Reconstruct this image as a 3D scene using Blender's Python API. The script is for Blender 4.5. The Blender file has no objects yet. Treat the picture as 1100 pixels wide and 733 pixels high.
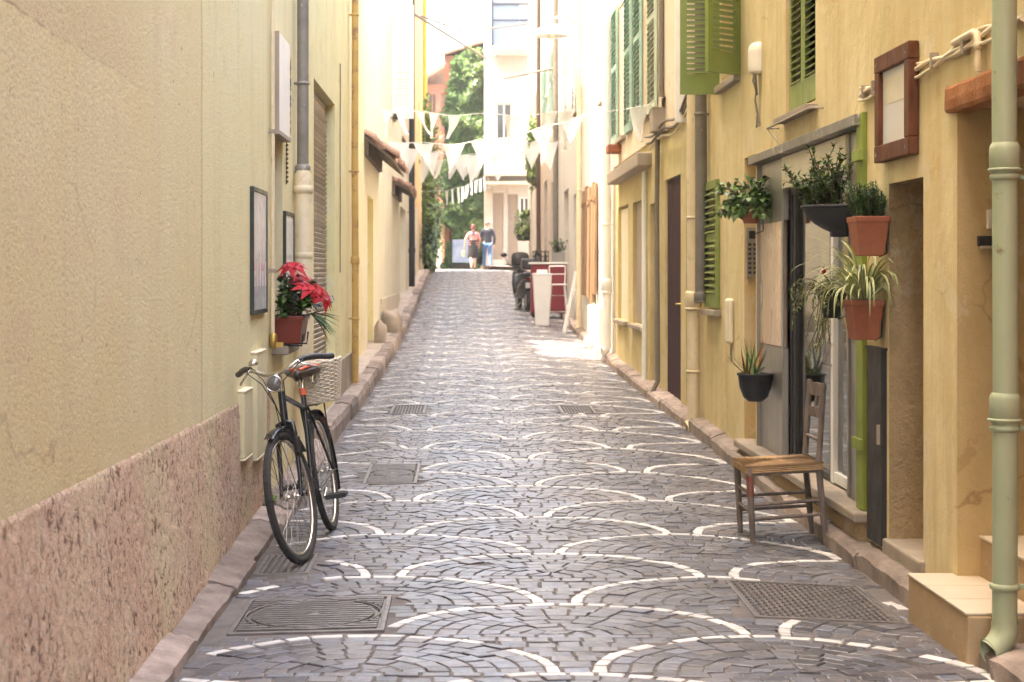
import bpy, bmesh, math, random
from math import sin, cos, pi, radians, sqrt
from mathutils import Vector, Matrix, noise

random.seed(11)
scene = bpy.context.scene
COL = scene.collection
V = Vector

# ------------------------------------------------------------------ helpers
class MB:
    """Collects shapes and links them as ONE mesh object."""
    def __init__(self):
        self.v = []; self.f = []; self.mi = []; self.sm = []; self.t = []
    def add(self, verts, faces, m=0, smooth=False, tint=None):
        b = len(self.v)
        self.v.extend([tuple(p) for p in verts])
        for k, fc in enumerate(faces):
            self.f.append([b + i for i in fc])
            self.mi.append(m[k] if isinstance(m, (list, tuple)) else m)
            self.sm.append(smooth)
            self.t.append(0.5 if tint is None else tint)
        return self
    def box(self, x0, x1, y0, y1, z0, z1, m=0, tint=None):
        vs = [(x0,y0,z0),(x1,y0,z0),(x1,y1,z0),(x0,y1,z0),(x0,y0,z1),(x1,y0,z1),(x1,y1,z1),(x0,y1,z1)]
        return self.add(vs, [(0,3,2,1),(4,5,6,7),(0,1,5,4),(1,2,6,5),(2,3,7,6),(3,0,4,7)], m, False, tint)
    def obox(self, c, a, b, d, m=0, tint=None):
        c, a, b, d = V(c), V(a), V(b), V(d)
        vs = [c-a-b-d, c+a-b-d, c+a+b-d, c-a+b-d, c-a-b+d, c+a-b+d, c+a+b+d, c-a+b+d]
        return self.add(vs, [(0,3,2,1),(4,5,6,7),(0,1,5,4),(1,2,6,5),(2,3,7,6),(3,0,4,7)], m, False, tint)
    def quad(self, a, b, c, d, m=0, tint=None):
        return self.add([a, b, c, d], [(0,1,2,3)], m, False, tint)
    def bar(self, p, q, w, h, up=(0,0,1), m=0):
        p, q = V(p), V(q); d = (q-p); l = d.length; d.normalize()
        s = d.cross(V(up))
        if s.length < 1e-4: s = d.cross(V((1,0,0)))
        s.normalize(); u = s.cross(d)
        return self.obox((p+q)/2, s*w/2, d*l/2, u*h/2, m)
    def tube(self, pts, r, n=10, closed=False, m=0, cap=True, smooth=True):
        pts = [V(p) for p in pts]; k = len(pts)
        rs = r if isinstance(r, (list, tuple)) else [r]*k
        vs = []; fs = []
        prev = None
        for i, p in enumerate(pts):
            if closed: d = pts[(i+1) % k] - pts[i-1]
            else: d = pts[min(i+1, k-1)] - pts[max(i-1, 0)]
            if d.length < 1e-9: d = V((0,0,1))
            d.normalize()
            if prev is None:
                a = d.cross(V((0,0,1)) if abs(d.z) < .9 else V((1,0,0)))
            else:
                a = prev - d*prev.dot(d)
            a.normalize(); prev = a.copy(); b = d.cross(a)
            for j in range(n):
                t = 2*pi*j/n
                vs.append(p + (a*cos(t) + b*sin(t))*rs[i])
        for i in range(k if closed else k-1):
            for j in range(n):
                i2 = (i+1) % k; j2 = (j+1) % n
                fs.append((i*n+j, i*n+j2, i2*n+j2, i2*n+j))
        self.add(vs, fs, m, smooth)
        if cap and not closed:
            self.add(vs[:n], [tuple(range(n-1,-1,-1))], m)
            self.add(vs[-n:], [tuple(range(n))], m)
        return self
    def lathe(self, c, prof, n=18, m=0, smooth=True, a0=0, a1=2*pi, M=None):
        c = V(c); full = abs(a1-a0-2*pi) < 1e-6
        nn = n if full else n+1
        vs = []; fs = []
        for (r, z) in prof:
            for j in range(nn):
                t = a0 + (a1-a0)*j/n
                p = V((r*cos(t), r*sin(t), z))
                if M: p = M @ p
                vs.append(c + p)
        for i in range(len(prof)-1):
            for j in range(n):
                j2 = (j+1) % nn
                fs.append((i*nn+j, i*nn+j2, (i+1)*nn+j2, (i+1)*nn+j))
        return self.add(vs, fs, m, smooth)
    def ball(self, c, rx, ry=None, rz=None, n=12, k=8, m=0):
        ry = ry or rx; rz = rz or rx; c = V(c)
        vs = []; fs = []
        for i in range(k+1):
            p = pi*i/k
            for j in range(n):
                t = 2*pi*j/n
                vs.append(c + V((rx*sin(p)*cos(t), ry*sin(p)*sin(t), rz*cos(p))))
        for i in range(k):
            for j in range(n):
                j2 = (j+1) % n
                fs.append((i*n+j, (i+1)*n+j, (i+1)*n+j2, i*n+j2))
        return self.add(vs, fs, m, True)
    def frustum(self, c, w0, d0, w1, d1, z0, z1, m=0):
        x, y = c
        vs = []
        for w, d, z in ((w0,d0,z0),(w1,d1,z1)):
            vs += [(x-w/2,y-d/2,z),(x+w/2,y-d/2,z),(x+w/2,y+d/2,z),(x-w/2,y+d/2,z)]
        return self.add(vs, [(0,3,2,1),(4,5,6,7),(0,1,5,4),(1,2,6,5),(2,3,7,6),(3,0,4,7)], m)
    def leaf(self, p, d, up, L, W, m=0, tint=None, droop=.25, pts=3):
        """a folded leaf with a curved midrib"""
        p, d, up = V(p), V(d).normalized(), V(up)
        s = d.cross(up)
        if s.length < 1e-4: s = V((1,0,0))
        s.normalize(); u = s.cross(d)
        c1 = p + d*L*.5 + u*L*.06; tip = p + d*L - u*L*droop
        a = p + d*L*.42 + s*W/2 + u*L*.10; b = p + d*L*.42 - s*W/2 + u*L*.10
        return self.add([p, a, c1, b, tip], [(0,1,2),(0,2,3),(1,4,2),(2,4,3)], m, False, random.random() if tint is None else tint)
    def blade(self, pts, ws, side, m=(0,0,0), tint=None):
        """a ribbon leaf made of three strips so that a stripe may run along it"""
        side = V(side).normalized(); vs = []; fs = []; ms = []
        for p, w in zip(pts, ws):
            p = V(p)
            for k in (-1, -.4, .4, 1):
                vs.append(p + side*w*k/2 + V((0,0,abs(k)*w*.22)))
        for i in range(len(pts)-1):
            for j in range(3):
                fs.append((i*4+j, i*4+j+1, i*4+j+5, i*4+j+4)); ms.append(m[j])
        return self.add(vs, fs, ms, True, random.random() if tint is None else tint)
    def build(self, name, mats, parent=None, bevel=0, local=False, recalc=True, seg=2):
        me = bpy.data.meshes.new(name)
        off = V((0,0,0))
        if parent is not None and not local:
            r = parent
            while r is not None:
                off += r.location; r = r.parent
        vs = [(p[0]-off.x, p[1]-off.y, p[2]-off.z) for p in self.v]
        me.from_pydata(vs, [], self.f)
        me.polygons.foreach_set('material_index', self.mi)
        me.polygons.foreach_set('use_smooth', self.sm)
        at = me.attributes.new('tint', 'FLOAT', 'FACE'); at.data.foreach_set('value', self.t)
        for mm in (mats if isinstance(mats, (list, tuple)) else [mats]): me.materials.append(mm)
        if recalc:
            bm = bmesh.new(); bm.from_mesh(me); bmesh.ops.recalc_face_normals(bm, faces=bm.faces); bm.to_mesh(me); bm.free()
        me.update()
        o = bpy.data.objects.new(name, me); COL.objects.link(o)
        if parent is not None: o.parent = parent
        if bevel:
            md = o.modifiers.new('bevel', 'BEVEL'); md.width = bevel; md.segments = seg; md.limit_method = 'ANGLE'; md.angle_limit = radians(35)
        return o

def tag(o, label, cat, group=None):
    o['label'] = label; o['category'] = cat
    if group: o['group'] = group
    return o
def struct(o, kind='structure'):
    o['kind'] = kind; return o
def thing(name, label, cat, loc=(0,0,0), rot=(0,0,0), group=None):
    o = bpy.data.objects.new(name, None); COL.objects.link(o)
    o.location = loc; o.rotation_euler = rot; o.empty_display_size = .1
    return tag(o, label, cat, group)
def lerp(a, b, t): return a + (b-a)*t
def sstep(t): t = max(0, min(1, t)); return t*t*(3-2*t)
R = random.uniform

# ------------------------------------------------------------------ materials
def _nt(name):
    m = bpy.data.materials.new(name); m.use_nodes = True
    nt = m.node_tree
    return m, nt, nt.nodes['Principled BSDF']
def nd(nt, t, **kw):
    n = nt.nodes.new(t)
    for k, v in kw.items():
        if k.startswith('i_'): n.inputs[int(k[2:]) if k[2:].isdigit() else k[2:].replace('_', ' ')].default_value = v
        else: setattr(n, k, v)
    return n
def lk(nt, a, b): nt.links.new(a, b)
def coords(nt, scale=(1,1,1)):
    tc = nd(nt, 'ShaderNodeTexCoord'); mp = nd(nt, 'ShaderNodeMapping'); mp.inputs['Scale'].default_value = scale
    lk(nt, tc.outputs['Object'], mp.inputs['Vector']); return mp.outputs[0]
def noi(nt, vec, scale, detail=4, rough=.55, dist=0):
    n = nd(nt, 'ShaderNodeTexNoise'); n.inputs['Scale'].default_value = scale; n.inputs['Detail'].default_value = detail
    n.inputs['Roughness'].default_value = rough; n.inputs['Distortion'].default_value = dist
    lk(nt, vec, n.inputs['Vector']); return n.outputs['Fac']
def ramp(nt, fac, stops, interp='LINEAR'):
    n = nd(nt, 'ShaderNodeValToRGB'); cr = n.color_ramp; cr.interpolation = interp
    while len(cr.elements) < len(stops): cr.elements.new(.5)
    for e, (p, c) in zip(cr.elements, stops):
        e.position = p; e.color = (c, c, c, 1) if isinstance(c, (int, float)) else (*c[:3], 1)
    lk(nt, fac, n.inputs[0]); return n.outputs[0]
def mixc(nt, fac, a, b, blend='MIX'):
    n = nd(nt, 'ShaderNodeMix', data_type='RGBA', blend_type=blend)
    for i, x in ((0, fac), (6, a), (7, b)):
        if hasattr(x, 'is_linked'): lk(nt, x, n.inputs[i])
        elif isinstance(x, (int, float)): n.inputs[i].default_value = x if i == 0 else (x, x, x, 1)
        else: n.inputs[i].default_value = (*x[:3], 1)
    return n.outputs[2]
def mth(nt, op, a, b=0.0, c=0.0):
    n = nd(nt, 'ShaderNodeMath', operation=op)
    for i, x in enumerate((a, b, c)):
        if hasattr(x, 'is_linked'): lk(nt, x, n.inputs[i])
        else: n.inputs[i].default_value = x
    return n.outputs[0]
def bump(nt, b, h, strength, dist=.01, normal=None):
    n = nd(nt, 'ShaderNodeBump'); n.inputs['Strength'].default_value = strength; n.inputs['Distance'].default_value = dist
    lk(nt, h, n.inputs['Height'])
    if normal is not None: lk(nt, normal, n.inputs['Normal'])
    lk(nt, n.outputs[0], b.inputs['Normal']); return n.outputs[0]
def mul(c, k): return tuple(min(1, x*k) for x in c)

def mat(name, col, rough=.7, col2=None, var=.15, scale=6, stretch=(1,1,1), bmp=0, bscale=60, bdist=.004, metal=0, tint=0, dirt=None, spec=.5, wear=None):
    m, nt, b = _nt(name)
    vec = coords(nt, stretch)
    f = ramp(nt, noi(nt, vec, scale, 5, .6), [(.3, 0), (.7, 1)])
    c = mixc(nt, f, mul(col, 1-var), col2 or mul(col, 1+var))
    if tint:
        at = nd(nt, 'ShaderNodeAttribute', attribute_name='tint')
        k = mth(nt, 'MULTIPLY_ADD', at.outputs['Fac'], 2*tint, 1-tint)
        g = nd(nt, 'ShaderNodeCombineColor'); [lk(nt, k, g.inputs[i]) for i in range(3)]
        c = mixc(nt, 1.0, c, g.outputs[0], 'MULTIPLY')
    if dirt:
        d = ramp(nt, noi(nt, vec, scale*2.7, 6, .7), [(.55, 0), (.75, .75)])
        c = mixc(nt, d, c, dirt)
    if wear:
        wcol, amt, ws = wear
        d = ramp(nt, noi(nt, vec, ws, 8, .75), [(1-amt-.02, 0), (1-amt+.02, 1)])
        c = mixc(nt, d, c, wcol)
    lk(nt, c, b.inputs['Base Color'])
    rr = ramp(nt, noi(nt, vec, scale*1.7, 3), [(.3, max(.02, rough-.08)), (.7, min(1, rough+.08))]); lk(nt, rr, b.inputs['Roughness'])
    b.inputs['Metallic'].default_value = metal; b.inputs['Specular IOR Level'].default_value = spec
    if bmp: bump(nt, b, noi(nt, vec, bscale, 6, .65), bmp, bdist)
    return m

def plaster(name, col, col2=None, stain=(.3,.2,.12), amt=.5, grain=.4, gscale=140, gdist=.004, patch=.12, pscale=1.2, spots=0, crack=False, streak=.35):
    """lime render: large patches, rain streaks, fine grain"""
    m, nt, b = _nt(name)
    vec = coords(nt); vs = coords(nt, (1, 2.6, .16))
    big = ramp(nt, noi(nt, vec, pscale, 5, .62, .4), [(.3, 0), (.72, 1)])
    c = mixc(nt, big, mul(col, 1-patch), col2 or mul(col, 1+patch*.6))
    mid = ramp(nt, noi(nt, vec, pscale*6, 6, .7), [(.35, 0), (.7, 1)])
    c = mixc(nt, mth(nt, 'MULTIPLY', mid, .36), c, mul(col, .76))
    st = ramp(nt, noi(nt, vs, 2.2, 6, .66), [(.48, 0), (.72, 1)])
    c = mixc(nt, mth(nt, 'MULTIPLY', st, streak*amt), c, stain)
    fine = noi(nt, vec, gscale, 4, .7)
    c = mixc(nt, mth(nt, 'MULTIPLY', ramp(nt, fine, [(.3, 1), (.55, 0)]), .28), c, mul(col, .55))
    if spots:
        sp = ramp(nt, noi(nt, vec, 26, 3, .5), [(.70, 0), (.74, 1)])
        c = mixc(nt, mth(nt, 'MULTIPLY', sp, spots), c, stain)
    pt = ramp(nt, noi(nt, vec, 2.3, 6, .64, .4), [(.59, 0), (.61, 1)])
    c = mixc(nt, mth(nt, 'MULTIPLY', pt, .4), c, tuple(lerp(q, .62, .45) for q in col))
    pt = ramp(nt, noi(nt, coords(nt, (1.3, 1.3, .8)), 3.1, 6, .66, .5), [(.62, 0), (.65, 1)])
    c = mixc(nt, mth(nt, 'MULTIPLY', pt, .3), c, stain)
    c = cracks(nt, c, vec, mul(stain, .8), .9, .6, .007)
    lk(nt, c, b.inputs['Base Color'])
    b.inputs['Roughness'].default_value = .9; b.inputs['Specular IOR Level'].default_value = .25
    n1 = bump(nt, b, noi(nt, vec, 7, 4, .6), .25, .03)
    bump(nt, b, fine, grain, gdist, n1)
    return m

def glass(name, col=(.9,.95,.95), rough=.02):
    m, nt, b = _nt(name)
    b.inputs['Base Color'].default_value = (*col, 1); b.inputs['Roughness'].default_value = rough
    b.inputs['Transmission Weight'].default_value = 1; b.inputs['IOR'].default_value = 1.45
    return m

def cracks(nt, c, vec, col, scale=.8, amt=.6, w=.006):
    wv = nd(nt, 'ShaderNodeTexNoise'); wv.inputs['Scale'].default_value = 3; wv.inputs['Detail'].default_value = 6; lk(nt, vec, wv.inputs['Vector'])
    ad = nd(nt, 'ShaderNodeVectorMath', operation='MULTIPLY_ADD'); lk(nt, wv.outputs['Color'], ad.inputs[0]); ad.inputs[1].default_value = (.35,.35,.35); lk(nt, vec, ad.inputs[2])
    vo = nd(nt, 'ShaderNodeTexVoronoi', feature='DISTANCE_TO_EDGE'); vo.inputs['Scale'].default_value = scale; lk(nt, ad.outputs[0], vo.inputs['Vector'])
    line = ramp(nt, vo.outputs['Distance'], [(0, 1), (w, 0)])
    msk = ramp(nt, noi(nt, vec, 1.4, 3), [(.52, 0), (.6, 1)])
    return mixc(nt, mth(nt, 'MULTIPLY', mth(nt, 'MULTIPLY', line, msk), amt), c, col)
M = {}
# left hand walls
def cream_wall():
    m, nt, b = _nt('cream_render')
    vec = coords(nt); vs = coords(nt, (1, 2.6, .16))
    sep = nd(nt, 'ShaderNodeSeparateXYZ'); lk(nt, vec, sep.inputs[0])
    y, z = mth(nt, 'ADD', sep.outputs[1], 2.0), sep.outputs[2]
    wob = mth(nt, 'MULTIPLY_ADD', noi(nt, vec, 3, 3), .12, -.06)
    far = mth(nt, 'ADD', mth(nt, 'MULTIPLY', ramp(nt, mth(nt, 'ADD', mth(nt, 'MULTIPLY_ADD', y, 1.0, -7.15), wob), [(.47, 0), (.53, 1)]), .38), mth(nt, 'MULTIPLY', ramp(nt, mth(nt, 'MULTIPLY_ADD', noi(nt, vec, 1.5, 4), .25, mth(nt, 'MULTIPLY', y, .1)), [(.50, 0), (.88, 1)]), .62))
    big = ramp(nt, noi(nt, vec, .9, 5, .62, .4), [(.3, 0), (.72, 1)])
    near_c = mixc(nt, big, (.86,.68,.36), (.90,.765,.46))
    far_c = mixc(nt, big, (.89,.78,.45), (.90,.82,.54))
    # an older, darker coat above a slanting edge
    e = mth(nt, 'ADD', mth(nt, 'ADD', mth(nt, 'MULTIPLY', y, .012), mth(nt, 'SUBTRACT', z, 2.30)), mth(nt, 'MULTIPLY', wob, .5))
    fade = ramp(nt, mth(nt, 'MULTIPLY', y, .1), [(.55, 1), (.68, 0)]); up = mth(nt, 'MULTIPLY', ramp(nt, e, [(.0, 0), (.012, 1)]), fade)
    near_c = mixc(nt, mth(nt, 'MULTIPLY', up, .65), near_c, (.74,.57,.33))
    line = mth(nt, 'MULTIPLY', ramp(nt, mth(nt, 'ABSOLUTE', e), [(.0, 1), (.008, 0)]), fade)
    near_c = mixc(nt, mth(nt, 'MULTIPLY', line, ramp(nt, noi(nt, vec, 9, 3), [(.42, 0), (.6, .8)])), near_c, (.28,.17,.09))
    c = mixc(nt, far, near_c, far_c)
    seam = ramp(nt, mth(nt, 'ABSOLUTE', mth(nt, 'ADD', mth(nt, 'SUBTRACT', y, 7.62), mth(nt, 'MULTIPLY', wob, .4))), [(.0, 1), (.035, 0)])
    c = mixc(nt, mth(nt, 'MULTIPLY', seam, .55), c, (.55,.38,.16))
    st = ramp(nt, noi(nt, vs, 2.0, 5, .62), [(.52, 0), (.78, 1)])
    c = mixc(nt, mth(nt, 'MULTIPLY', st, .42), c, (.70,.54,.31))
    fine = noi(nt, vec, 62, 6, .8)
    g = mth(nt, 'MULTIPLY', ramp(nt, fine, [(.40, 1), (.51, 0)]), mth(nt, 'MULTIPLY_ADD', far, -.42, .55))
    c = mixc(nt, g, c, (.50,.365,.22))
    sp = ramp(nt, noi(nt, vec, 19, 2, .4), [(.73, 0), (.76, .7)])
    c = mixc(nt, sp, c, (.42,.28,.15))
    pt = ramp(nt, noi(nt, vec, 1.7, 6, .62, .3), [(.60, 0), (.63, 1)])
    c = mixc(nt, mth(nt, 'MULTIPLY', pt, .35), c, (.80,.62,.40))
    c = cracks(nt, c, vec, (.42,.28,.16), .55, .4, .005)
    lk(nt, c, b.inputs['Base Color']); b.inputs['Roughness'].default_value = .92; b.inputs['Specular IOR Level'].default_value = .2
    n1 = bump(nt, b, noi(nt, vec, 6, 4, .6), .3, .03)
    bump(nt, b, fine, 1.0, .014, n1)
    return m
M['cream'] = cream_wall()
def plinth_mat():
    m, nt, b = _nt('worn_pink_render')
    vec = coords(nt)
    f = ramp(nt, noi(nt, coords(nt, (1, 1.6, .6)), 2.2, 7, .7, .8), [(.32, 0), (.68, 1)])
    c = mixc(nt, f, (.80,.52,.365), (.88,.675,.475))
    f2 = ramp(nt, noi(nt, vec, 1.1, 4), [(.48, 0), (.64, .8)])
    c = mixc(nt, f2, c, (.86,.71,.45))
    f3 = ramp(nt, noi(nt, coords(nt, (1, 2.6, .32)), 3.6, 6, .7, .6), [(.54, 0), (.70, .8)])
    c = mixc(nt, mth(nt, 'MULTIPLY', f3, .6), c, (.60,.37,.27))
    p = noi(nt, coords(nt, (1, .8, .85)), 30, 7, .74, .8)
    area = ramp(nt, noi(nt, vec, 2.6, 5, .62), [(.38, .22), (.56, 1)])
    c = mixc(nt, mth(nt, 'MULTIPLY', ramp(nt, p, [(.415, 1), (.465, 0)]), area), c, (.27,.15,.105))
    c = mixc(nt, mth(nt, 'MULTIPLY', ramp(nt, p, [(.53, 0), (.60, .65)]), area), c, (.82,.70,.58))
    c = mixc(nt, mth(nt, 'MULTIPLY', ramp(nt, noi(nt, vec, 70, 4, .65), [(.37, 1), (.45, 0)]), .38), c, (.33,.19,.14))
    lk(nt, c, b.inputs['Base Color']); b.inputs['Roughness'].default_value = .95; b.inputs['Specular IOR Level'].default_value = .2
    n1 = bump(nt, b, p, 1.0, .03)
    bump(nt, b, noi(nt, vec, 90, 5, .75), .8, .006, n1)
    return m
M['plinth'] = plinth_mat()
M['yellow_l'] = plaster('pale_yellow_render', (.81,.72,.37), (.83,.76,.46), (.5,.36,.16), .6, .3)
M['paleyellow'] = plaster('bleached_yellow_render', (.74,.655,.40), (.77,.70,.48), (.55,.42,.22), .5, .25)
M['white_l'] = plaster('off_white_render', (.68,.62,.46), (.72,.67,.54), (.55,.46,.33), .5, .25)
M['orange'] = plaster('orange_render', (.74,.52,.24), (.77,.57,.30), (.5,.3,.12), .5, .3)
M['grey_plinth'] = plaster('grey_plinth_render', (.36,.30,.22), None, (.2,.16,.12), .6, .4)
# right hand walls
M['ochre'] = plaster('ochre_render', (.72,.575,.29), (.80,.69,.43), (.48,.27,.09), 1.3, .45, 120, .005, .26, .8, .6)
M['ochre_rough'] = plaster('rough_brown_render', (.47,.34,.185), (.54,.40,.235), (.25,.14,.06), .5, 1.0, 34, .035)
M['ochre_shade'] = plaster('shaded_ochre_render', (.62,.455,.225), (.67,.51,.275), (.3,.17,.07), .8, .35)  # darker ochre for reveals and recess, their shade put into the colour
M['red_wall'] = plaster('red_render', (.52,.17,.08), (.56,.21,.10), (.3,.08,.03), .5, .4)
M['old_yellow'] = plaster('aged_yellow_render', (.66,.54,.26), (.72,.62,.36), (.33,.23,.10), .9, .5, 90, .006, .2, 1.6, .4)
M['peach'] = plaster('peach_render', (.77,.63,.47), (.80,.69,.56), (.5,.34,.2), .5, .25)
M['white_r'] = plaster('white_render', (.60,.575,.525), (.66,.64,.60), (.55,.48,.38), .6, .25)
M['beige'] = plaster('beige_render', (.58,.50,.38), (.64,.57,.46), (.35,.28,.2), .6, .3)
M['greige'] = plaster('greige_render', (.50,.44,.38), (.56,.50,.44), (.3,.25,.2), .6, .3)
M['brick_red'] = plaster('russet_render', (.36,.15,.09), (.42,.2,.13), (.2,.08,.05), .5, .3)
# stone and ground
M['kerb'] = mat('worn_kerbstone', (.27,.21,.178), .88, (.39,.315,.27), .3, 5, bmp=.9, bscale=38, bdist=.012, dirt=(.20,.15,.125), tint=.3, spec=.35)
M['pave'] = mat('pavement_stone', (.42,.345,.285), .85, (.48,.41,.35), .2, 3, bmp=.5, bscale=50, bdist=.004, dirt=(.2,.15,.12), spec=.35)
M['stone'] = mat('pale_sill_stone', (.31,.255,.20), .75, None, .15, 5, bmp=.4, bscale=60, dirt=(.25,.19,.14))
M['tile'] = mat('cream_step_tile', (.54,.45,.34), .5, None, .08, 3, bmp=.08, bscale=20)
M['stepside'] = plaster('step_render', (.42,.29,.165), (.48,.345,.21), (.3,.17,.07), .7, .3)
M['grout'] = mat('dark_joint_mortar', (.125,.108,.10), .9, None, .3, 9, bmp=.6, bscale=70, dirt=(.16,.135,.12))
M['soil'] = mat('dry_earth', (.16,.12,.085), .95, None, .3, 2, bmp=.6, bscale=20, bdist=.02)
def sett_mat():
    m, nt, b = _nt('porphyry_setts')
    at = nd(nt, 'ShaderNodeAttribute', attribute_name='tint')
    vec = coords(nt)
    c = ramp(nt, at.outputs['Fac'], [(0, (.050,.050,.058)), (.22, (.076,.073,.083)), (.45, (.108,.102,.112)), (.62, (.098,.105,.130)), (.8, (.145,.134,.138)), (1, (.138,.150,.190))])
    f = ramp(nt, noi(nt, vec, 45, 5, .7), [(.3, .6), (.7, 1.25)])
    c = mixc(nt, 1.0, c, f, 'MULTIPLY')
    d = ramp(nt, noi(nt, vec, 1.1, 5, .65, .5), [(.45, 0), (.7, .55)])
    c = mixc(nt, d, c, (.150,.126,.120))
    lk(nt, c, b.inputs['Base Color'])
    lk(nt, ramp(nt, noi(nt, vec, 14, 4), [(.3, .27), (.7, .46)]), b.inputs['Roughness'])
    b.inputs['Specular IOR Level'].default_value = .7
    n1 = bump(nt, b, noi(nt, vec, 22, 3), .35, .006)
    bump(nt, b, noi(nt, vec, 160, 5, .7), .35, .002, n1)
    return m
M['sett'] = sett_mat()
M['wsett'] = mat('white_marble_setts', (.54,.525,.51), .5, (.63,.61,.59), .12, 9, bmp=.35, bscale=80, bdist=.003, tint=.16, dirt=(.34,.28,.24))
M['iron'] = mat('worn_cast_iron', (.15,.135,.13), .42, (.21,.19,.18), .2, 12, metal=.3, bmp=.2, bscale=80, dirt=(.09,.06,.045))
# joinery, metal
M['green_sh'] = mat('olive_green_paint', (.185,.235,.045), .55, (.22,.275,.065), .1, 3, bmp=.15, bscale=50, dirt=(.16,.19,.05))
M['lime'] = mat('lime_green_paint', (.215,.27,.04), .55, None, .15, 4, wear=((.20,.22,.06), .36, 9))
M['teal_sh'] = mat('faded_teal_paint', (.25,.46,.39), .55, (.36,.54,.46), .1, 3, dirt=(.2,.33,.29))
M['sage_sh'] = mat('faded_sage_paint', (.45,.55,.42), .55, (.55,.62,.5), .1, 3)
M['white_paint'] = mat('white_paint', (.78,.77,.74), .5, None, .05, 5)
M['cream_paint'] = mat('cream_paint', (.70,.62,.46), .5, None, .08, 5)
M['purple_door'] = mat('aubergine_paint', (.042,.018,.024), .7, (.065,.03,.037), .15, 3, stretch=(1,6,.4), bmp=.3, bscale=20, spec=.1)
M['brown_door'] = mat('dark_brown_paint', (.06,.03,.017), .6, None, .2, 4, stretch=(1,6,.4))
M['taupe'] = mat('taupe_paint', (.33,.27,.21), .6, None, .1, 3, stretch=(1,5,.5))
M['wood'] = mat('reddish_varnished_wood', (.10,.030,.012), .6, (.17,.060,.024), .2, 5, spec=.2, stretch=(4,4,1.0), bmp=.3, bscale=30, dirt=(.06,.025,.013))
M['orange_wood'] = mat('orange_brown_plank', (.15,.08,.035), .7, (.22,.125,.06), .2, 5, stretch=(5,5,.5), bmp=.3, bscale=30, dirt=(.2,.09,.03))
M['chair_wood'] = mat('greyed_chair_wood', (.15,.115,.098), .65, (.225,.185,.16), .2, 9, stretch=(3,3,1), bmp=.45, bscale=60, dirt=(.24,.07,.045), spec=.25)
M['rush'] = mat('woven_rush', (.36,.215,.11), .8, (.50,.33,.18), .2, 14, bmp=.4, bscale=90, tint=.4, dirt=(.20,.11,.06), spec=.2)
M['alu'] = mat('brushed_grey_metal', (.34,.32,.29), .38, None, .1, 4, stretch=(1,3,.3), metal=.7)
M['zinc'] = mat('weathered_zinc', (.20,.18,.155), .55, (.27,.245,.21), .15, 6, metal=.2, wear=((.6,.56,.5), .38, 5))
M['dkmetal'] = mat('dark_grey_metal', (.030,.028,.026), .5, None, .2, 5, metal=.1, spec=.35)
M['black'] = mat('black_paint', (.010,.010,.011), .22, None, .2, 8)
M['rubber'] = mat('black_rubber', (.022,.021,.02), .75, (.04,.036,.032), .2, 20)
M['chrome'] = mat('worn_chrome', (.58,.56,.52), .22, None, .1, 15, metal=1)
M['pipe_green'] = mat('sage_green_pipe_paint', (.315,.36,.225), .42, (.35,.39,.25), .07, 3, wear=((.20,.17,.09), .36, 11))
M['pipe_orange'] = mat('ochre_pipe_paint', (.50,.31,.09), .6, None, .15, 4, wear=((.30,.16,.06), .43, 7))
M['pipe_yellow'] = mat('yellow_pipe_paint', (.72,.48,.06), .5, None, .1, 4)
M['pipe_cream'] = mat('cream_pipe_paint', (.66,.55,.37), .5, None, .1, 4, dirt=(.42,.32,.19))
M['plastic_w'] = mat('yellowed_white_plastic', (.72,.66,.54), .45, None, .05, 5)
M['plastic_b'] = mat('black_plastic', (.022,.022,.024), .42, None, .2, 8)
M['plastic_g'] = mat('charcoal_plastic_pot', (.026,.027,.03), .55, None, .2, 8, spec=.3)
M['terra'] = mat('terracotta', (.30,.085,.036), .75, (.35,.115,.055), .12, 8, bmp=.3, bscale=50, dirt=(.22,.085,.05))
M['terra_red'] = mat('red_plastic_pot', (.20,.035,.022), .5, None, .1, 8)
M['rooftile'] = mat('old_roof_tile', (.27,.14,.085), .85, (.38,.23,.15), .25, 5, bmp=.5, bscale=40, dirt=(.12,.075,.05), tint=.3)
M['brick'] = mat('orange_brick', (.33,.125,.045), .8, (.39,.165,.065), .15, 9, bmp=.8, bscale=40, bdist=.01, dirt=(.22,.09,.05), spec=.2)
M['wicker'] = mat('pale_wicker', (.64,.55,.43), .6, (.72,.64,.52), .1, 40)
M['dark_in'] = mat('dark_interior', (.02,.018,.016), .9)
M['pane'] = glass('clear_pane')
M['winglass'] = mat('dark_window_glass', (.03,.035,.04), .06, None, .1, 2, spec=.8)
M['paper'] = mat('sun_bleached_print', (.66,.60,.50), .5, (.58,.60,.62), .1, 2.5, dirt=(.40,.42,.5))
M['paper_g'] = mat('grey_print', (.70,.70,.72), .12, (.78,.77,.77), .1, 5, dirt=(.25,.27,.28))
M['poster_frame'] = mat('dark_green_frame', (.02,.032,.025), .4)
M['marble'] = mat('peach_marble', (.62,.40,.26), .3, (.68,.55,.42), .1, 2.2, stretch=(1,1,.5), dirt=(.45,.25,.15))
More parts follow.
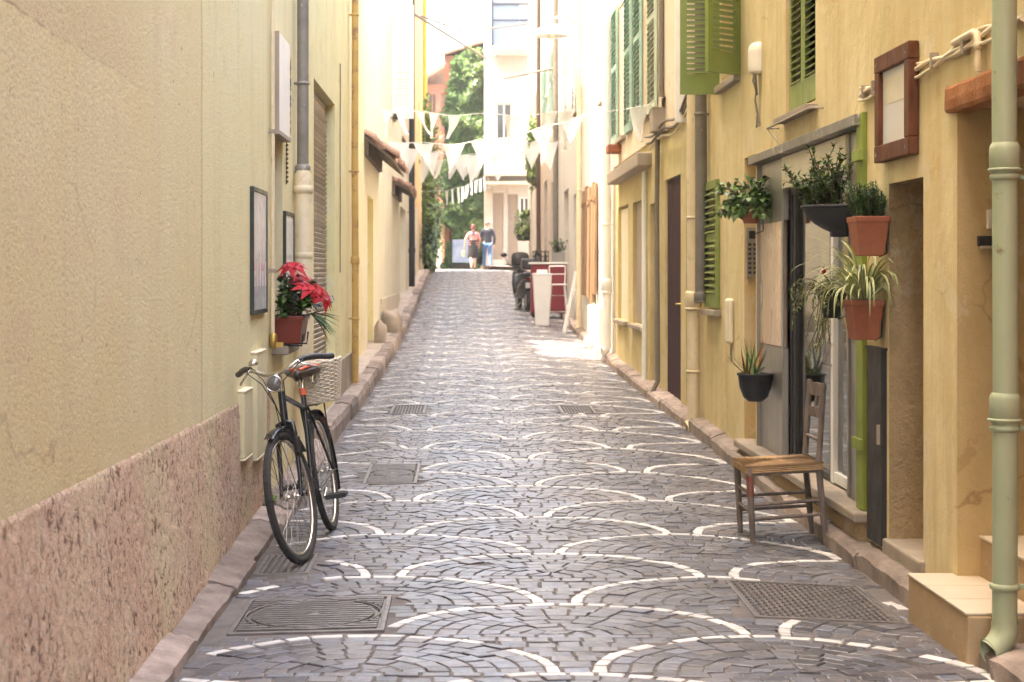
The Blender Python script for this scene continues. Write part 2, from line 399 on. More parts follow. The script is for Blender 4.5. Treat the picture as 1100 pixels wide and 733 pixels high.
# plants
M['leaf'] = mat('green_leaf', (.060,.125,.022), .45, (.095,.18,.035), .2, 9, tint=.5)
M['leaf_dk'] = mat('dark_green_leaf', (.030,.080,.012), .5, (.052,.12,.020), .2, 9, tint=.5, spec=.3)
M['leaf_grey'] = mat('blue_green_needle', (.038,.098,.026), .55, (.068,.15,.045), .2, 9, tint=.5, spec=.25)
M['leaf_lt'] = mat('light_green_leaf', (.13,.21,.035), .5, (.18,.27,.06), .2, 9, tint=.4)
M['stripe'] = mat('cream_leaf_edge', (.52,.52,.27), .5, None, .1, 9, tint=.2)
M['redleaf'] = mat('scarlet_bract', (.30,.002,.009), .55, (.40,.006,.016), .15, 20, tint=.3, spec=.25)
M['redtip'] = mat('rusty_leaf_tip', (.35,.13,.035), .5, None, .2, 9, tint=.3)
M['lav'] = mat('lavender_bloom', (.12,.07,.28), .6, None, .2, 9, tint=.4)
M['stem'] = mat('brown_stem', (.11,.075,.04), .8)
M['earth'] = mat('potting_soil', (.035,.024,.016), .95)
# cloth and skin
def cotton():
    m, nt, b = _nt('thin_white_cotton'); b.inputs['Base Color'].default_value = (.86,.86,.85,1); b.inputs['Roughness'].default_value = .9
    t = nd(nt, 'ShaderNodeBsdfTranslucent'); t.inputs[0].default_value = (.86,.86,.85,1)
    x = nd(nt, 'ShaderNodeMixShader'); x.inputs[0].default_value = .6; lk(nt, b.outputs[0], x.inputs[1]); lk(nt, t.outputs[0], x.inputs[2])
    tr = nd(nt, 'ShaderNodeBsdfTransparent'); y = nd(nt, 'ShaderNodeMixShader'); y.inputs[0].default_value = .28; lk(nt, x.outputs[0], y.inputs[1]); lk(nt, tr.outputs[0], y.inputs[2])
    lk(nt, y.outputs[0], nt.nodes['Material Output'].inputs['Surface']); return m
M['flag'] = cotton()
M['skin'] = mat('skin', (.50,.30,.21), .55)
M['navy'] = mat('navy_wool', (.022,.026,.045), .9)
M['denim'] = mat('blue_denim', (.06,.13,.28), .85)
M['pink'] = mat('pink_cotton', (.62,.25,.24), .85)
M['blackcloth'] = mat('black_cloth', (.014,.013,.015), .9)
M['hair_red'] = mat('auburn_hair', (.13,.03,.02), .6)
M['hair_grey'] = mat('greying_hair', (.16,.12,.10), .6)
M['red_paint'] = mat('crimson_paint', (.22,.006,.018), .5, None, .1, 6)
M['orange_pl'] = mat('orange_red_plastic', (.62,.10,.03), .45)
M['brass'] = mat('brass', (.55,.38,.12), .35, metal=1)
M['blueboard'] = mat('pale_blue_board', (.17,.25,.40), .6, (.30,.37,.48), .15, 3)
M['pipe_grey'] = mat('grey_pipe_paint', (.15,.13,.105), .55, (.19,.17,.14), .15, 5, wear=((.40,.34,.26), .34, 8))
M['cable'] = mat('grey_cable', (.16,.13,.10), .6)
# ------------------------------------------------------------------ the ground
GZ = [(-14,0),(10,0),(13,.08),(17,.125),(21,.18),(26,.31),(31,.46),(35,.67),(42,1.08),(50,1.48),(56,1.58),(62,1.66),(72,1.9),(90,2.4)]
def _gl(y):
    if y <= GZ[0][0]: return GZ[0][1]
    for (a, za), (b, zb) in zip(GZ, GZ[1:]):
        if y <= b: return lerp(za, zb, (y-a)/(b-a))
    return GZ[-1][1]
def gz(y):
    w = .8 + .02*max(y, 0)
    return sum(_gl(y + k*w) for k in (-1,-.5,0,.5,1))/5
def road_z(x, y):
    return gz(y) - .032*sstep((x-1.15)/.75) - .018*sstep((-.55-x)/.5) + .006*noise.noise(V((x*.7, y*.5, 3)))
XL_K, XR_K = -1.09, 2.02            # kerb lines
AX, AY, PX, JX, JY = .775, .63, .83, .42, 5.944   # scallops: half axes, half period, a joint
COVERS = []                          # rectangles free of setts (x0,x1,y0,y1)
COVERS += [(-1.0,-.34,6.62,7.33), (-1.07,-.79,7.95,8.5), (-.72,-.34,11.05,12.0), (1.27,1.93,6.93,7.76), (.95,1.3,15.6,16.4), (-.75,-.40,15.6,16.5)]
def in_cover(x, y, g=.0):
    return any(a-g < x < b+g and c-g < y < d+g for a, b, c, d in COVERS)

road = MB()
# mortar bed
ys = [-12 + .5*i for i in range(int(68/.5)+1)]
xs = [-1.30, -1.09, -.8, -.5, 0, .6, 1.15, 1.5, 1.8, 2.03, 2.2]
vs = [(x, y, road_z(x, y) - .005) for y in ys for x in xs]
n = len(xs)
road.add(vs, [(j*n+i, j*n+i+1, (j+1)*n+i+1, (j+1)*n+i) for j in range(len(ys)-1) for i in range(n-1)], 2, True)
rs = random.Random(5)
def sett(c4, white, g=.004, big=False):
    cx = sum(p[0] for p in c4)/4; cy = sum(p[1] for p in c4)/4
    if not (XL_K+.015 < cx < XR_K-.012) or in_cover(cx, cy, .03): return
    if cx < XL_K+.05+.03*sin(cy*3): return
    h = rs.gauss(0, .0018); tx, ty = rs.gauss(0, .014), rs.gauss(0, .014)
    if white: h += .001
    ring0, ring1, ring2 = [], [], []
    for (x, y) in c4:
        x = lerp(x, cx, 0) + rs.uniform(-.004,.004); y += rs.uniform(-.004,.004)
        dx, dy = x-cx, y-cy; l = sqrt(dx*dx+dy*dy) + 1e-6
        def at(k, z): 
            f = max(.2, 1-k*1.41/l)
            X, Y = cx+dx*f, cy+dy*f
            return (X, Y, road_z(X, Y) + z + (0 if z < -.008 else tx*dx*f + ty*dy*f))
        ring0.append(at(g, -.012)); ring1.append(at(g+.0005, -.0025+h)); ring2.append(at(g+.004, h))
    t = rs.random(); t = min(1, max(0, .5 + (t-.5)*1.0))
    fs = [(8,9,10,11)]
    for a, b in ((0,4),(4,8)):
        fs += [(a+i, a+(i+1)%4, b+(i+1)%4, b+i) for i in range(4)]
    road.add(ring0+ring1+ring2, fs, white, False, t)
kmin, kmax = int((-4-JY)/AY)-1, int((57-JY)/AY)+1
for k in range(kmin, kmax):
    y0 = JY + k*AY
    off = 0 if k % 2 == 0 else PX            # joints of this row lie at JX + off + 2*PX*i, arc centres half way
    for i in range(-3, 3):
        cx = JX + off + PX + 2*PX*i
        if cx < -2.2 or cx > 3.1: continue
        # rows of the fan, outermost white
        rho = 1.0; row = 0
        while rho > .10:
            w = (.054 if row == 0 else rs.uniform(.072,.088))/((AX+AY)/2)
            r0 = max(rho - w, .02); rm = (rho+r0)/2
            L = pi*rm*(AX+AY)/2
            step = .112 if row == 0 else .102
            cnt = max(2, round(L/step)); ph = 0 if row == 0 else rs.random()*.6
            cuts = [0]
            a = pi/cnt*(1-ph*.5)
            while a < pi-.25*pi/cnt:
                cuts.append(a); a += pi/cnt*rs.uniform(.82,1.2)
            cuts.append(pi)
            for a, b in zip(cuts, cuts[1:]):
                q = [(cx+AX*r*cos(t), y0+AY*r*sin(t)) for r, t in ((rho,a),(rho,b),(r0,b),(r0,a))]
                wh = row == 0 and rs.random() > .025
                sett(q, 1 if wh else 0, .0065 if row == 0 else .0035)
            rho = r0; row += 1
        # the spandrel beside this fan, up to the next one
        y = y0
        while y < y0+AY-.02:
            hh = min(rs.uniform(.075,.09), y0+AY-y)
            vm = (y+hh*.4-y0)/AY
            xa = cx + AX*sqrt(max(0, 1-vm*vm)); xb = cx + 2*PX - AX*sqrt(max(0, 1-vm*vm))
            wd = xb - xa
            if wd > .03 and hh > .03:
                cnt = max(1, round(wd/.115)); cut = [xa + wd*q/cnt + (rs.uniform(-.015,.015) if 0 < q < cnt else 0) for q in range(cnt+1)]
                for a, b in zip(cut, cut[1:]):
                    sett([(a,y),(b,y),(b,y+hh),(a,y+hh)], 0)
            y += hh
road_o = struct(road.build('road', [M['sett'], M['wsett'], M['grout']], recalc=False))

# kerbs: single worn stones in a line
def kerb(name, x0, x1, ya, yb, h, xf=None, cuts=(.7,1.15), hin=None):
    mb = MB(); y = ya
    while y < yb:
        L = min(rs.uniform(*cuts), yb-y)
        if L < .15: break
        dx = rs.gauss(0,.010); dz = rs.gauss(0,.008)
        nx, ny = 7, max(2, int(L/.07))
        if y > 22: nx, ny = 4, 4
        vs = []; fs = []
        xo = xf(y) if xf else 0
        for j in range(ny+1):
            v = j/ny; Y = y + .005 + (L-.010)*v
            for i in range(nx+3):
                # profile across: street face, rounded arris, top, back
                if i == 0: X, Z = x0, -.05
                elif i == 1: X, Z = x0, h*.62
                elif i == 2: X, Z = lerp(x0, x1, .10), h*.97
                elif i == nx+2: X, Z = x1, -.05
                else:
                    u = (i-2)/(nx-1); X, Z = lerp(lerp(x0,x1,.10), x1, u), lerp(h, hin if hin is not None else h, u)
                Z += gz(Y) + dz
                X += dx + xo
                e = .55 + .9*(1 if j in (0, ny) else 0)
                X += .018*noise.noise(V((X*9, Y*7, Z*9))) * e
                Z += (.014*noise.noise(V((X*8, Y*6, 5))) + .011*noise.noise(V((X*25, Y*22, 9))))*e if i > 0 else 0
                if j in (0, ny) and i > 0: Z -= .008
                vs.append((X, Y, Z))
        w = nx+3
        fs = [(j*w+i, j*w+i+1, (j+1)*w+i+1, (j+1)*w+i) for j in range(ny) for i in range(w-1)]
        fs += [tuple(range(w)), tuple(reversed([ny*w+i for i in range(w)]))]
        mb.add(vs, fs, 0, False, rs.random()); y += L
    o = mb.build(name, M['kerb'])
    return struct(o)
def kl(y): return -.02*sstep((y-22)/10)
kerb('kerb', -1.085, -1.30, -12, 13.15, .032, None, (.35,1.1), .06)
kerb('kerb', -1.09, -1.26, 13.2, 56, .15, kl)
kerb('kerb', 2.03, 2.26, 7.06, 56, .07, None, (.6,1.3), .10)
kerb('kerb', 1.985, 2.22, -12, 6.14, .055, None, (.5,.8), .075)
# pavements behind the kerbs
def strip(name, x0, x1, ya, yb, h, m, step=.5):
    mb = MB(); ys = [ya]
    while ys[-1] < yb - 1e-6: ys.append(min(yb, ys[-1]+step))
    vs = [p for y in ys for p in ((x0, y, gz(y)+h), (x1, y, gz(y)+h))]
    mb.add(vs, [(2*i, 2*i+1, 2*i+3, 2*i+2) for i in range(len(ys)-1)])
    return struct(mb.build(name, m))
strip('pavement', -1.8, -1.245, 13.2, 56, .146, M['pave'])
strip('pavement', 2.22, 3.0, -12, 56, .085, M['pave'])
# raised end of the left pavement
mb = MB(); mb.box(-1.60, -1.10, 13.14, 13.9, .02, .205); struct(mb.build('pavement', M['kerb'], bevel=.02))
# bend of the street past the last houses, and the land around
mb = MB(); q = []
for y in [56 + 2*i for i in range(12)]: q.append(y)
vs = [p for y in q for p in ((-14, y, gz(y)-.012), (2.6, y, gz(y)-.012))]
mb.add(vs, [(2*i, 2*i+1, 2*i+3, 2*i+2) for i in range(len(q)-1)])
M['bend'] = mat('pale_paving', (.36,.33,.30), .7, None, .12, 3, bmp=.4, bscale=12, dirt=(.22,.19,.17))  # one paler grey for the whole bend
struct(mb.build('street_bend', M['bend']))
mb = MB(); mb.quad((-400,-400,-.35),(400,-400,-.35),(400,500,-.35),(-400,500,-.35))
struct(mb.build('terrain', M['soil']))
# pavement corner where the street turns
mb = MB()
pts = [(2.0+.0,54.5)] + [(1.15+.85*cos(t), 56.2+1.6*sin(t)) for t in [pi/2*i/8 for i in range(9)]] + [(.55,57.8+.0)]
top = [(x, y, gz(y)+.14) for x, y in pts]; bot = [(x, y, gz(y)-.05) for x, y in pts]
bk = [(3.2,54.5,gz(54.5)+.14),(3.2,61,gz(61)+.14),(.55,61,gz(61)+.14)]
mb.add(top+bk, [tuple(range(len(top)+3))])
mb.add(top+bot, [(i, i+1, len(top)+i+1, len(top)+i) for i in range(len(top)-1)])
struct(mb.build('pavement', M['kerb']))

# ---- iron covers
def cover_plate(name, rect, label, cat, kind):
    x0, x1, y0, y1 = rect
    cx, cy = (x0+x1)/2, (y0+y1)/2
    z = road_z(cx, cy)
    sx = (road_z(x1, cy)-road_z(x0, cy))/(x1-x0); sy = (road_z(cx, y1)-road_z(cx, y0))/(y1-y0)
    t = thing(name, label, cat, (cx, cy, z), (math.atan(sy), -math.atan(sx), 0))
    w, d = (x1-x0)/2, (y1-y0)/2
    f = MB(); b = .022
    f.box(-w, w, -d, -d+b, -.03, .004); f.box(-w, w, d-b, d, -.03, .004); f.box(-w, -w+b, -d+b, d-b, -.03, .004); f.box(w-b, w, -d+b, d-b, -.03, .004)
    f.build('frame', M['iron'], t, .003, True)
    p = MB(); p.box(-w+b+.003, w-b-.003, -d+b+.003, d-b-.003, -.03, -.008 if kind == 'round' else -.004)
    if kind == 'round':
        r = min(w, d)*.90
        for i in range(-15, 16):        # ribs run across, interrupted by the ring
            yy = i*.042
            if abs(yy) > d-b-.012: continue
            X = w-b-.012
            if abs(yy) < r:
                c = sqrt(r*r-yy*yy)
                segs = [(-X, -c-.014), (c+.014, X)]
                ci = sqrt(max(0, (r-.03)**2-yy*yy)) if abs(yy) < r-.03 else 0
                if ci > .03: segs.append((-ci, ci))
            else: segs = [(-X, X)]
            for a, c in segs:
                if c-a > .01: p.box(a, c, yy-.011, yy+.011, -.008, .006)
        p.tube([(r*cos(2*pi*k/40), r*sin(2*pi*k/40), .001) for k in range(40)], .005, 6, True)
        p.tube([((r-.03)*cos(2*pi*k/40), (r-.03)*sin(2*pi*k/40), .001) for k in range(40)], .004, 6, True)
        p.lathe((0,0,0), [(.035,-.002),(.03,.006),(.0,.006)], 14)
    elif kind == 'grate':
        k = int(2*w/.034)
        for i in range(k):
            x = -w+b+.02+i*.034
            if x < w-b-.012: p.box(x-.009, x+.009, -d+b+.008, d-b-.008, -.002, .006)
    else:
        k = int(2*w/.03); l = int(2*d/.03)
        for i in range(k):
            for j in range(l):
                x, y = -w+b+.018+i*.03, -d+b+.018+j*.03
                if x < w-b-.012 and y < d-b-.012:
                    a = .010
                    dx, dy = (a, .003) if (i+j) % 2 else (.003, a)
                    p.box(x-dx, x+dx, y-dy, y+dy, -.002, .004)
    p.build('plate', M['iron'], t, 0, True)
    return t
cover_plate('manhole_cover', COVERS[0], 'large ribbed iron manhole cover with a ring, nearest the camera by the left kerb', 'manhole cover', 'round')
cover_plate('drain_grate', COVERS[1], 'slotted iron drain grate in the gutter under the bicycle front wheel', 'drain grate', 'grate')
cover_plate('manhole_cover', COVERS[2], 'ribbed iron manhole cover with a ring, just to the right of the bicycle rear wheel', 'manhole cover', 'round')
cover_plate('access_cover', COVERS[3], 'wide chequered iron access cover in the paving in front of the tiled doorstep', 'access cover', 'check')
cover_plate('access_cover', COVERS[4], 'small chequered iron cover on the far right half of the paving', 'access cover', 'check')
cover_plate('access_cover', COVERS[5], 'small chequered iron cover on the left half of the paving beyond the bicycle', 'access cover', 'check')
# ------------------------------------------------------------------ houses
XL, XR = -1.27, 2.15
def facade(mb, X, s, y0, y1, z0, z1, holes, deep=5.5, roof=True):
    """front wall in the plane x = X of a house lying on side s (+1 right, -1 left); holes = (ya, yb, za, zb, depth, material index of the reveal)"""
    Y = sorted(set([y0, y1] + [h[0] for h in holes] + [h[1] for h in holes]))
    Z = sorted(set([z0, z1] + [h[2] for h in holes] + [h[3] for h in holes]))
    for a, b in zip(Y, Y[1:]):
        for c, d in zip(Z, Z[1:]):
            y, z = (a+b)/2, (c+d)/2
            if any(h[0] < y < h[1] and h[2] < z < h[3] for h in holes): continue
            mb.quad((X,a,c),(X,b,c),(X,b,d),(X,a,d), 0)
    for (a, b, c, d, dp, mi) in holes:
        K = X + s*dp
        mb.quad((X,a,c),(K,a,c),(K,a,d),(X,a,d), mi); mb.quad((X,b,c),(K,b,c),(K,b,d),(X,b,d), mi)
        mb.quad((X,a,c),(X,b,c),(K,b,c),(K,a,c), mi); mb.quad((X,a,d),(X,b,d),(K,b,d),(K,a,d), mi)
    B = X + s*deep
    mb.quad((X,y0,z0),(B,y0,z0),(B,y0,z1),(X,y0,z1)); mb.quad((X,y1,z0),(B,y1,z0),(B,y1,z1),(X,y1,z1))
    mb.quad((B,y0,z0),(B,y1,z0),(B,y1,z1),(B,y0,z1))
    mb.quad((X,y0,z1),(X,y1,z1),(B,y1,z1),(B,y0,z1))
def roof(parent, X, s, y0, y1, z, deep=5.5, over=.28, rise=1.0):
    mb = MB(); B = X + s*deep; E = X - s*over; F = B + s*over; C = (X+B)/2
    for a, b in ((E, C), (F, C)):
        n = max(2, int((y1-y0)/.25)) if rise else 1
        mb.add([(a,y0,z+.02),(a,y1,z+.02),(b,y1,z+rise),(b,y0,z+rise),(a,y0,z+.12),(a,y1,z+.12),(b,y1,z+rise+.1),(b,y0,z+rise+.1)],
               [(0,3,2,1),(4,5,6,7),(0,1,5,4),(1,2,6,5),(2,3,7,6),(3,0,4,7)])
    mb.add([(X,y0+.01,z+.03),(B,y0+.01,z+.03),(C,y0+.01,z+rise)], [(0,1,2)]); mb.add([(X,y1-.01,z+.03),(B,y1-.01,z+.03),(C,y1-.01,z+rise)], [(0,1,2)])
    return mb.build('roof', M['rooftile'], parent)
def house(label, X, s, y0, y1, z1, mats, holes=(), z0=-.5, deep=5.5, name='house', rf=True):
    h = thing(name, label, 'house', (X, (y0+y1)/2, gz((y0+y1)/2)))
    mb = MB(); facade(mb, X, s, y0, y1, z0, z1, holes, deep)
    mb.build('wall', mats, h, recalc=False)
    if rf: roof(h, X, s, y0, y1, z1, deep)
    return h

def shutter(parent, o, u, nrm, w, h, m, lou=None, rails=(0,.55), t=.032, stile=.055, bottom=.12, name='shutter'):
    """louvred leaf: o = lower hinge corner, u = direction of its width, nrm = outward face"""
    mb = MB(); o, u, nn = V(o), V(u).normalized(), V(nrm).normalized(); z = V((0,0,1))
    def bx(u0, u1, z0, z1, tk=t):
        mb.obox(o + u*(u0+u1)/2 + z*(z0+z1)/2, u*(u1-u0)/2, nn*tk/2, z*(z1-z0)/2)
    bx(0, stile, 0, h); bx(w-stile, w, 0, h)
    cutsz = [bottom]
    bx(stile, w-stile, 0, bottom); bx(stile, w-stile, h-.07, h)
    spans = [(bottom, h-.07)]
    for r in rails:
        if 0 < r < 1:
            zz = h*r; bx(stile, w-stile, zz-.035, zz+.035); spans = [(bottom, zz-.035), (zz+.035, h-.07)]
    p = lou or .042
    for a, b in spans:
        k = max(1, int((b-a)/p)); st = (b-a)/k
        for i in range(k):
            c = o + u*w/2 + z*(a + st*(i+.5))
            mb.obox(c, u*(w/2-stile), (nn*.8 - z*.6).normalized()*st*.62, (nn*.6 + z*.8).normalized()*.004)
    return mb.build(name, m, parent)
def panel_door(parent, X, s, ya, yb, za, zb, m, dep, name='door', planks=0, frame=None, handle=True):
    mb = MB(); K = X + s*dep
    mb.box(min(K, K+s*.05), max(K, K+s*.05), ya+.002, yb-.002, za, zb-.002)
    f = -s
    if planks:
        w = (yb-ya)/planks
        for i in range(planks):
            mb.box(*sorted((K, K+f*.014)), ya+w*i+.006, ya+w*(i+1)-.006, za+.01, zb-.012)
    else:
        for z0, z1 in ((.08,.42),(.5,.93)):
            H = zb-za
            mb.box(*sorted((K, K+f*.016)), ya+.1, yb-.1, za+H*z0, za+H*z1)
    d = mb.build(name, m, parent, .004)
    if handle:
        hb = MB(); hy = ya+.09; hz = za+1.0
        hb.tube([(K+f*.016,hy,hz),(K+f*.06,hy,hz),(K+f*.06,hy+.10,hz)], .009, 8)
        hb.build('handle', M['brass'], d)
    return d
def window(parent, X, s, ya, yb, za, zb, dep, mf=None, sill=True, bars=1, msill=None, name='window'):
    mf = mf or M['white_paint']; K = X + s*dep
    g = MB(); g.box(*sorted((K+s*.025, K+s*.035)), ya+.002, yb-.002, za+.002, zb-.002)
    w = g.build(name, M['winglass'], parent)
    f = MB(); t = .05
    x0, x1 = sorted((K, K+s*.05))
    f.box(x0, x1, ya+.001, ya+t, za+.001, zb-.001); f.box(x0, x1, yb-t, yb-.001, za+.001, zb-.001)
    f.box(x0, x1, ya+t, yb-t, za+.001, za+t); f.box(x0, x1, ya+t, yb-t, zb-t, zb-.001)
    ym = (ya+yb)/2; f.box(x0+.002, x1-.002, ym-.035, ym+.035, za+t, zb-t)
    for i in range(bars):
        z = lerp(za, zb, (i+1)/(bars+1)); f.box(x0+.006, x1-.006, ya+t, ym-.035, z-.012, z+.012); f.box(x0+.006, x1-.006, ym+.035, yb-t, z-.012, z+.012)
    f.build('frame', mf, w, .004)
    if sill:
        b = MB(); a, c = sorted((X - s*.06, X + s*dep)); b.box(a, c, ya-.06, yb+.06, za-.06, za-.002)
        b.build('sill', msill or M['stone'], w, .008)
    return w

# ---- left: the near cream house with the pink plinth
H = house('cream rendered house with a worn pink plinth, beside the bicycle', XL, -1, -8, 12.0, 13.5, [M['cream'], M['paleyellow']],
          [(10.42,10.98,1.02,2.42,.10,1)])
mb = MB(); mb.box(XL-.16, XL-.10, 10.422, 10.978, 1.022, 2.418); mb.build('window_board', M['taupe'], H)
mb = MB(); mb.box(XL-.1, XL+.11, 10.37, 11.03, .96, 1.017); mb.build('sill', M['stone'], H, .008)
# plinth: pitted render, real relief near the camera
mb = MB(); ny, nz = 560, 62
ya, yb = 3.2, 10.25
def plinth_h(y): return .825 - .011*max(0, y-4) + .004*noise.noise(V((y*2, 0, 0)))
vs = []
for j in range(ny+1):
    y = lerp(ya, yb, j/ny)
    top = plinth_h(y)
    for i in range(nz+1):
        u = i/nz; z = lerp(-.06, top, u)
        p = V((1.3, y*1.0, z*.85))
        d = .006*noise.noise(p*5) + .010*noise.noise(p*1.6)
        q = noise.noise(V((2, y*17, z*12))) + .6*noise.noise(V((7, y*38, z*30)))
        d -= .022*max(0, q-.30)
        d += .0035*noise.noise(V((4, y*70, z*60)))
        e = sstep((1-u)*62)
        vs.append((XL + .075*(1-u)*sstep((9.8-y)/3.6) + .007*e + d*sstep((1-u)*14)*.7 + .002, y, z))
w = nz+1
mb.add(vs, [(j*w+i, j*w+i+1, (j+1)*w+i+1, (j+1)*w+i) for j in range(ny) for i in range(nz)], 0, True)
mb.obox((XL-.03, (ya-8)/2, .385), (.075,0,0), (0,(ya+8)/2,0), (-.0375,0,.445))
mb.build('plinth', M['plinth'], H, recalc=False)

# ---- left: yellow house with the roller shutter
H = house('yellow house with a brown roller shutter, behind the bicycle', XL, -1, 12.0, 17.5, 13.5, [M['yellow_l'], M['yellow_l']],
          [(13.25,15.4,.68,3.13,.14,1), (12.7,13.0,5.2,6.8,.1,1)])
mb = MB(); K = XL-.085; z = .70
mb.box(K-.03, K-.012, 13.252, 15.398, .68, 3.128)
sh = mb.build('roller_shutter', M['dkmetal'], H)
mb = MB()
while z < 3.11:
    mb.obox((K-.004, 14.325, z), (.006,0,-.004), (0,1.06,0), (.006,0,.015), 0, rs.random()); z += .046
mb.build('lattice', mat('brown_roller_steel', (.30,.225,.16), .5, (.40,.32,.24), .2, 6, metal=.1, tint=.35), sh)
mb = MB(); mb.box(XL-.12, XL+.05, 13.15, 15.5, .6, .676); mb.build('sill', M['cream_paint'], H, .006)
mb = MB(); mb.box(XL-.02, XL+.022, 15.6, 17.45, .05, .62); mb.build('plinth', M['grey_plinth'], H, .004)
mb = MB(); mb.tube([(XL+.012, 15.9+.02*sin(k*1.7), 3.6-k*.3) for k in range(8)], .006, 6); mb.build('cable', M['cable'], H)

# ---- left: bleached house, then a low one with tiled canopies, a white-shuttered one, an orange one
XF = -1.45
H = house('tall pale yellow house with two deep yellow door recesses, past the orange downpipe', XF, -1, 17.5, 22.6, 12.6, [M['paleyellow'], M['yellow_l']],
          [(18.6,19.3,.2,2.5,.22,1),(20.3,21.4,.2,2.6,.3,1)])
panel_door(H, XF, -1, 18.6, 19.3, .28, 2.5, M['cream_paint'], .2); panel_door(H, XF, -1, 20.3, 21.4, .3, 2.6, M['paleyellow'], .28)
LH = house('low off-white house under the first brown tiled canopy', XF, -1, 22.6, 26.6, 6.2, [M['white_l'], M['yellow_l']],
          [(23.4,24.9,.3,2.65,.3,1)], rf=False)
panel_door(LH, XF, -1, 23.4, 24.9, .42, 2.65, M['yellow_l'], .28)
EV = [(31.1,31.9,4.6,6.4,.2,1), (35.2,38.6,.5,3.0,.22,1), (36,37,4.6,6.5,.2,1)]
H4 = house('off-white house with a tall white louvred shutter and white door', XF, -1, 26.6, 40.5, 12.4, [M['white_l'], M['white_l']], EV)
for a, b, c, d, e, f in EV:
    if c > 3: window(H4, XF, -1, a, b, c, d, .12)
panel_door(H4, XF, -1, 35.2, 38.6, .82, 3.0, M['white_paint'], .2, planks=6)
shutter(H4, (XF+.01,31.0,4.62), (1,0,0), (0,-1,0), .40, 2.3, M['white_paint'], .06)
shutter(H4, (XF+.01,32.0,4.62), (1,.2,0), (0,-1,0), .40, 2.3, M['white_paint'], .06)
mb = MB(); mb.box(XF-.02, XF+.02, 27, 34, .3, 1.05); mb.build('plinth', M['beige'], H4, .004)
H5 = house('orange house on the left with a white patch low on its wall', XF, -1, 40.5, 54.8, 12.0, [M['orange'], M['orange']], [(44,45,5,6.8,.2,1),(49,50,5,6.8,.2,1)])
for y in (44, 49): window(H5, XF, -1, y, y+1, 5, 6.8, .12)
mb = MB(); mb.box(XF-.01, XF+.015, 43.5, 47.5, 1.1, 3.4); mb.build('wall_patch', M['white_l'], H5)

def canopy(parent, ya, yb, z, out, tilt, rows=3):
    """door canopy of overlapping half-round tiles on a bracket board"""
    mb = MB(); n = int((yb-ya)/.21)
    for r in range(rows):
        for i in range(n):
            y = ya + (i+.5)*(yb-ya)/n + rs.uniform(-.02,.02)
            f0, f1 = r/rows, (r+1.18)/rows
            x0, x1 = XF+out*f0, XF+out*f1*.98
            zz0, zz1 = z - tilt*f0 + .012*r, z - tilt*f1 + .012*r
            vs = []; fs = []
            a = rs.uniform(-.03,.03); sc = rs.uniform(.8,1.25)
            for k, (x, zz, rr) in enumerate(((x0, zz0, .10*sc), (x1+rs.uniform(-.07,.07), zz1+rs.uniform(-.05,.03), .135*sc))):
                for j in range(7):
                    t = pi*j/6; vs.append((x, y + a*k - rr*cos(t), zz + rr*.75*sin(t)))
                for j in range(7):
                    t = pi*j/6; vs.append((x, y + a*k - (rr-.014)*cos(t), zz + (rr-.014)*.75*sin(t) - .004))
            for j in range(6):
                fs += [(j, j+1, 14+j+1, 14+j), (7+j, 14+7+j, 14+7+j+1, 7+j+1), (14+j, 14+j+1, 21+j+1, 21+j)]
            mb.add(vs, fs, 0, False, rs.random())
    c = mb.build('canopy', M['rooftile'], parent)
    b = MB(); b.obox((XF+out*.5, (ya+yb)/2, z-tilt*.5-.05), (out*.5,0,-tilt*.5), (0,(yb-ya)/2,0), (.0,0,.02)); b.box(XF-.01, XF+.06, ya, yb, z-.32, z-.06)
    b.build('bracket', M['stem'], c)
canopy(LH, 22.0+.65, 26.5, 3.5, .42, .34)
canopy(H4, 31.2, 34.6, 3.36, .36, .2)

# ---- right: red house, ochre house with the shop, old house, then the bleached ones
HR = house('russet red house at the right edge, against the sage green drainpipe', XR+.01, 1, 4.2, 6.0, 5.4, [M['red_wall']], [])
house('unseen sand coloured house added on the right before the russet one', XR+.01, 1, -8, 4.2, 5.0, [M['beige']], [])  # unseen, added so that less red light bounces onto the left wall
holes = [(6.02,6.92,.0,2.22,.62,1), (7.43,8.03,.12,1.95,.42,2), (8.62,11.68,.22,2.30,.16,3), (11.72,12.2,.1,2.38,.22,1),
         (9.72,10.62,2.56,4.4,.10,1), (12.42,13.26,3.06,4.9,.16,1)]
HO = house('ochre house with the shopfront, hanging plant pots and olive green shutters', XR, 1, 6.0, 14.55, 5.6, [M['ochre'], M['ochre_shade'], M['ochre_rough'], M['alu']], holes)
# entrance by the drainpipe
panel_door(HO, XR, 1, 6.022, 6.918, .35, 2.218, M['brown_door'], .6)
mb = MB(); nb = 40
for j in range(2):
    pass
vs = []; fs = []
ny_, nz_ = 36, 8
def lint(y, z, x): return (x + .010*noise.noise(V((y*8, z*12, x*3))) , y + .012*noise.noise(V((z*9, x*9, 1)))*(1 if y in (5.96, 7.02) else 0), z + .012*noise.noise(V((y*6, 2, x*9))))
for i in range(ny_+1):
    y = lerp(5.96, 7.02, i/ny_)
    for (x, z) in ((XR+.05,2.20),(XR-.02,2.205),(XR-.028,2.22),(XR-.03,2.26),(XR-.028,2.31),(XR-.018,2.325),(XR+.05,2.33)):
        vs.append(lint(y, z, x))
fs = [(i*7+k, i*7+(k+1) % 7, (i+1)*7+(k+1) % 7, (i+1)*7+k) for i in range(ny_) for k in range(7)] + [tuple(range(7)), tuple(range(ny_*7, ny_*7+7))]
mb = MB(); mb.add(vs, fs, 0, False)
mb.build('lintel', M['brick'], HO)
mb = MB(); mb.box(1.955, 2.70, 6.16, 6.99, -.06, .162); st = mb.build('doorstep', M['stepside'], HO, .008)
mb = MB()
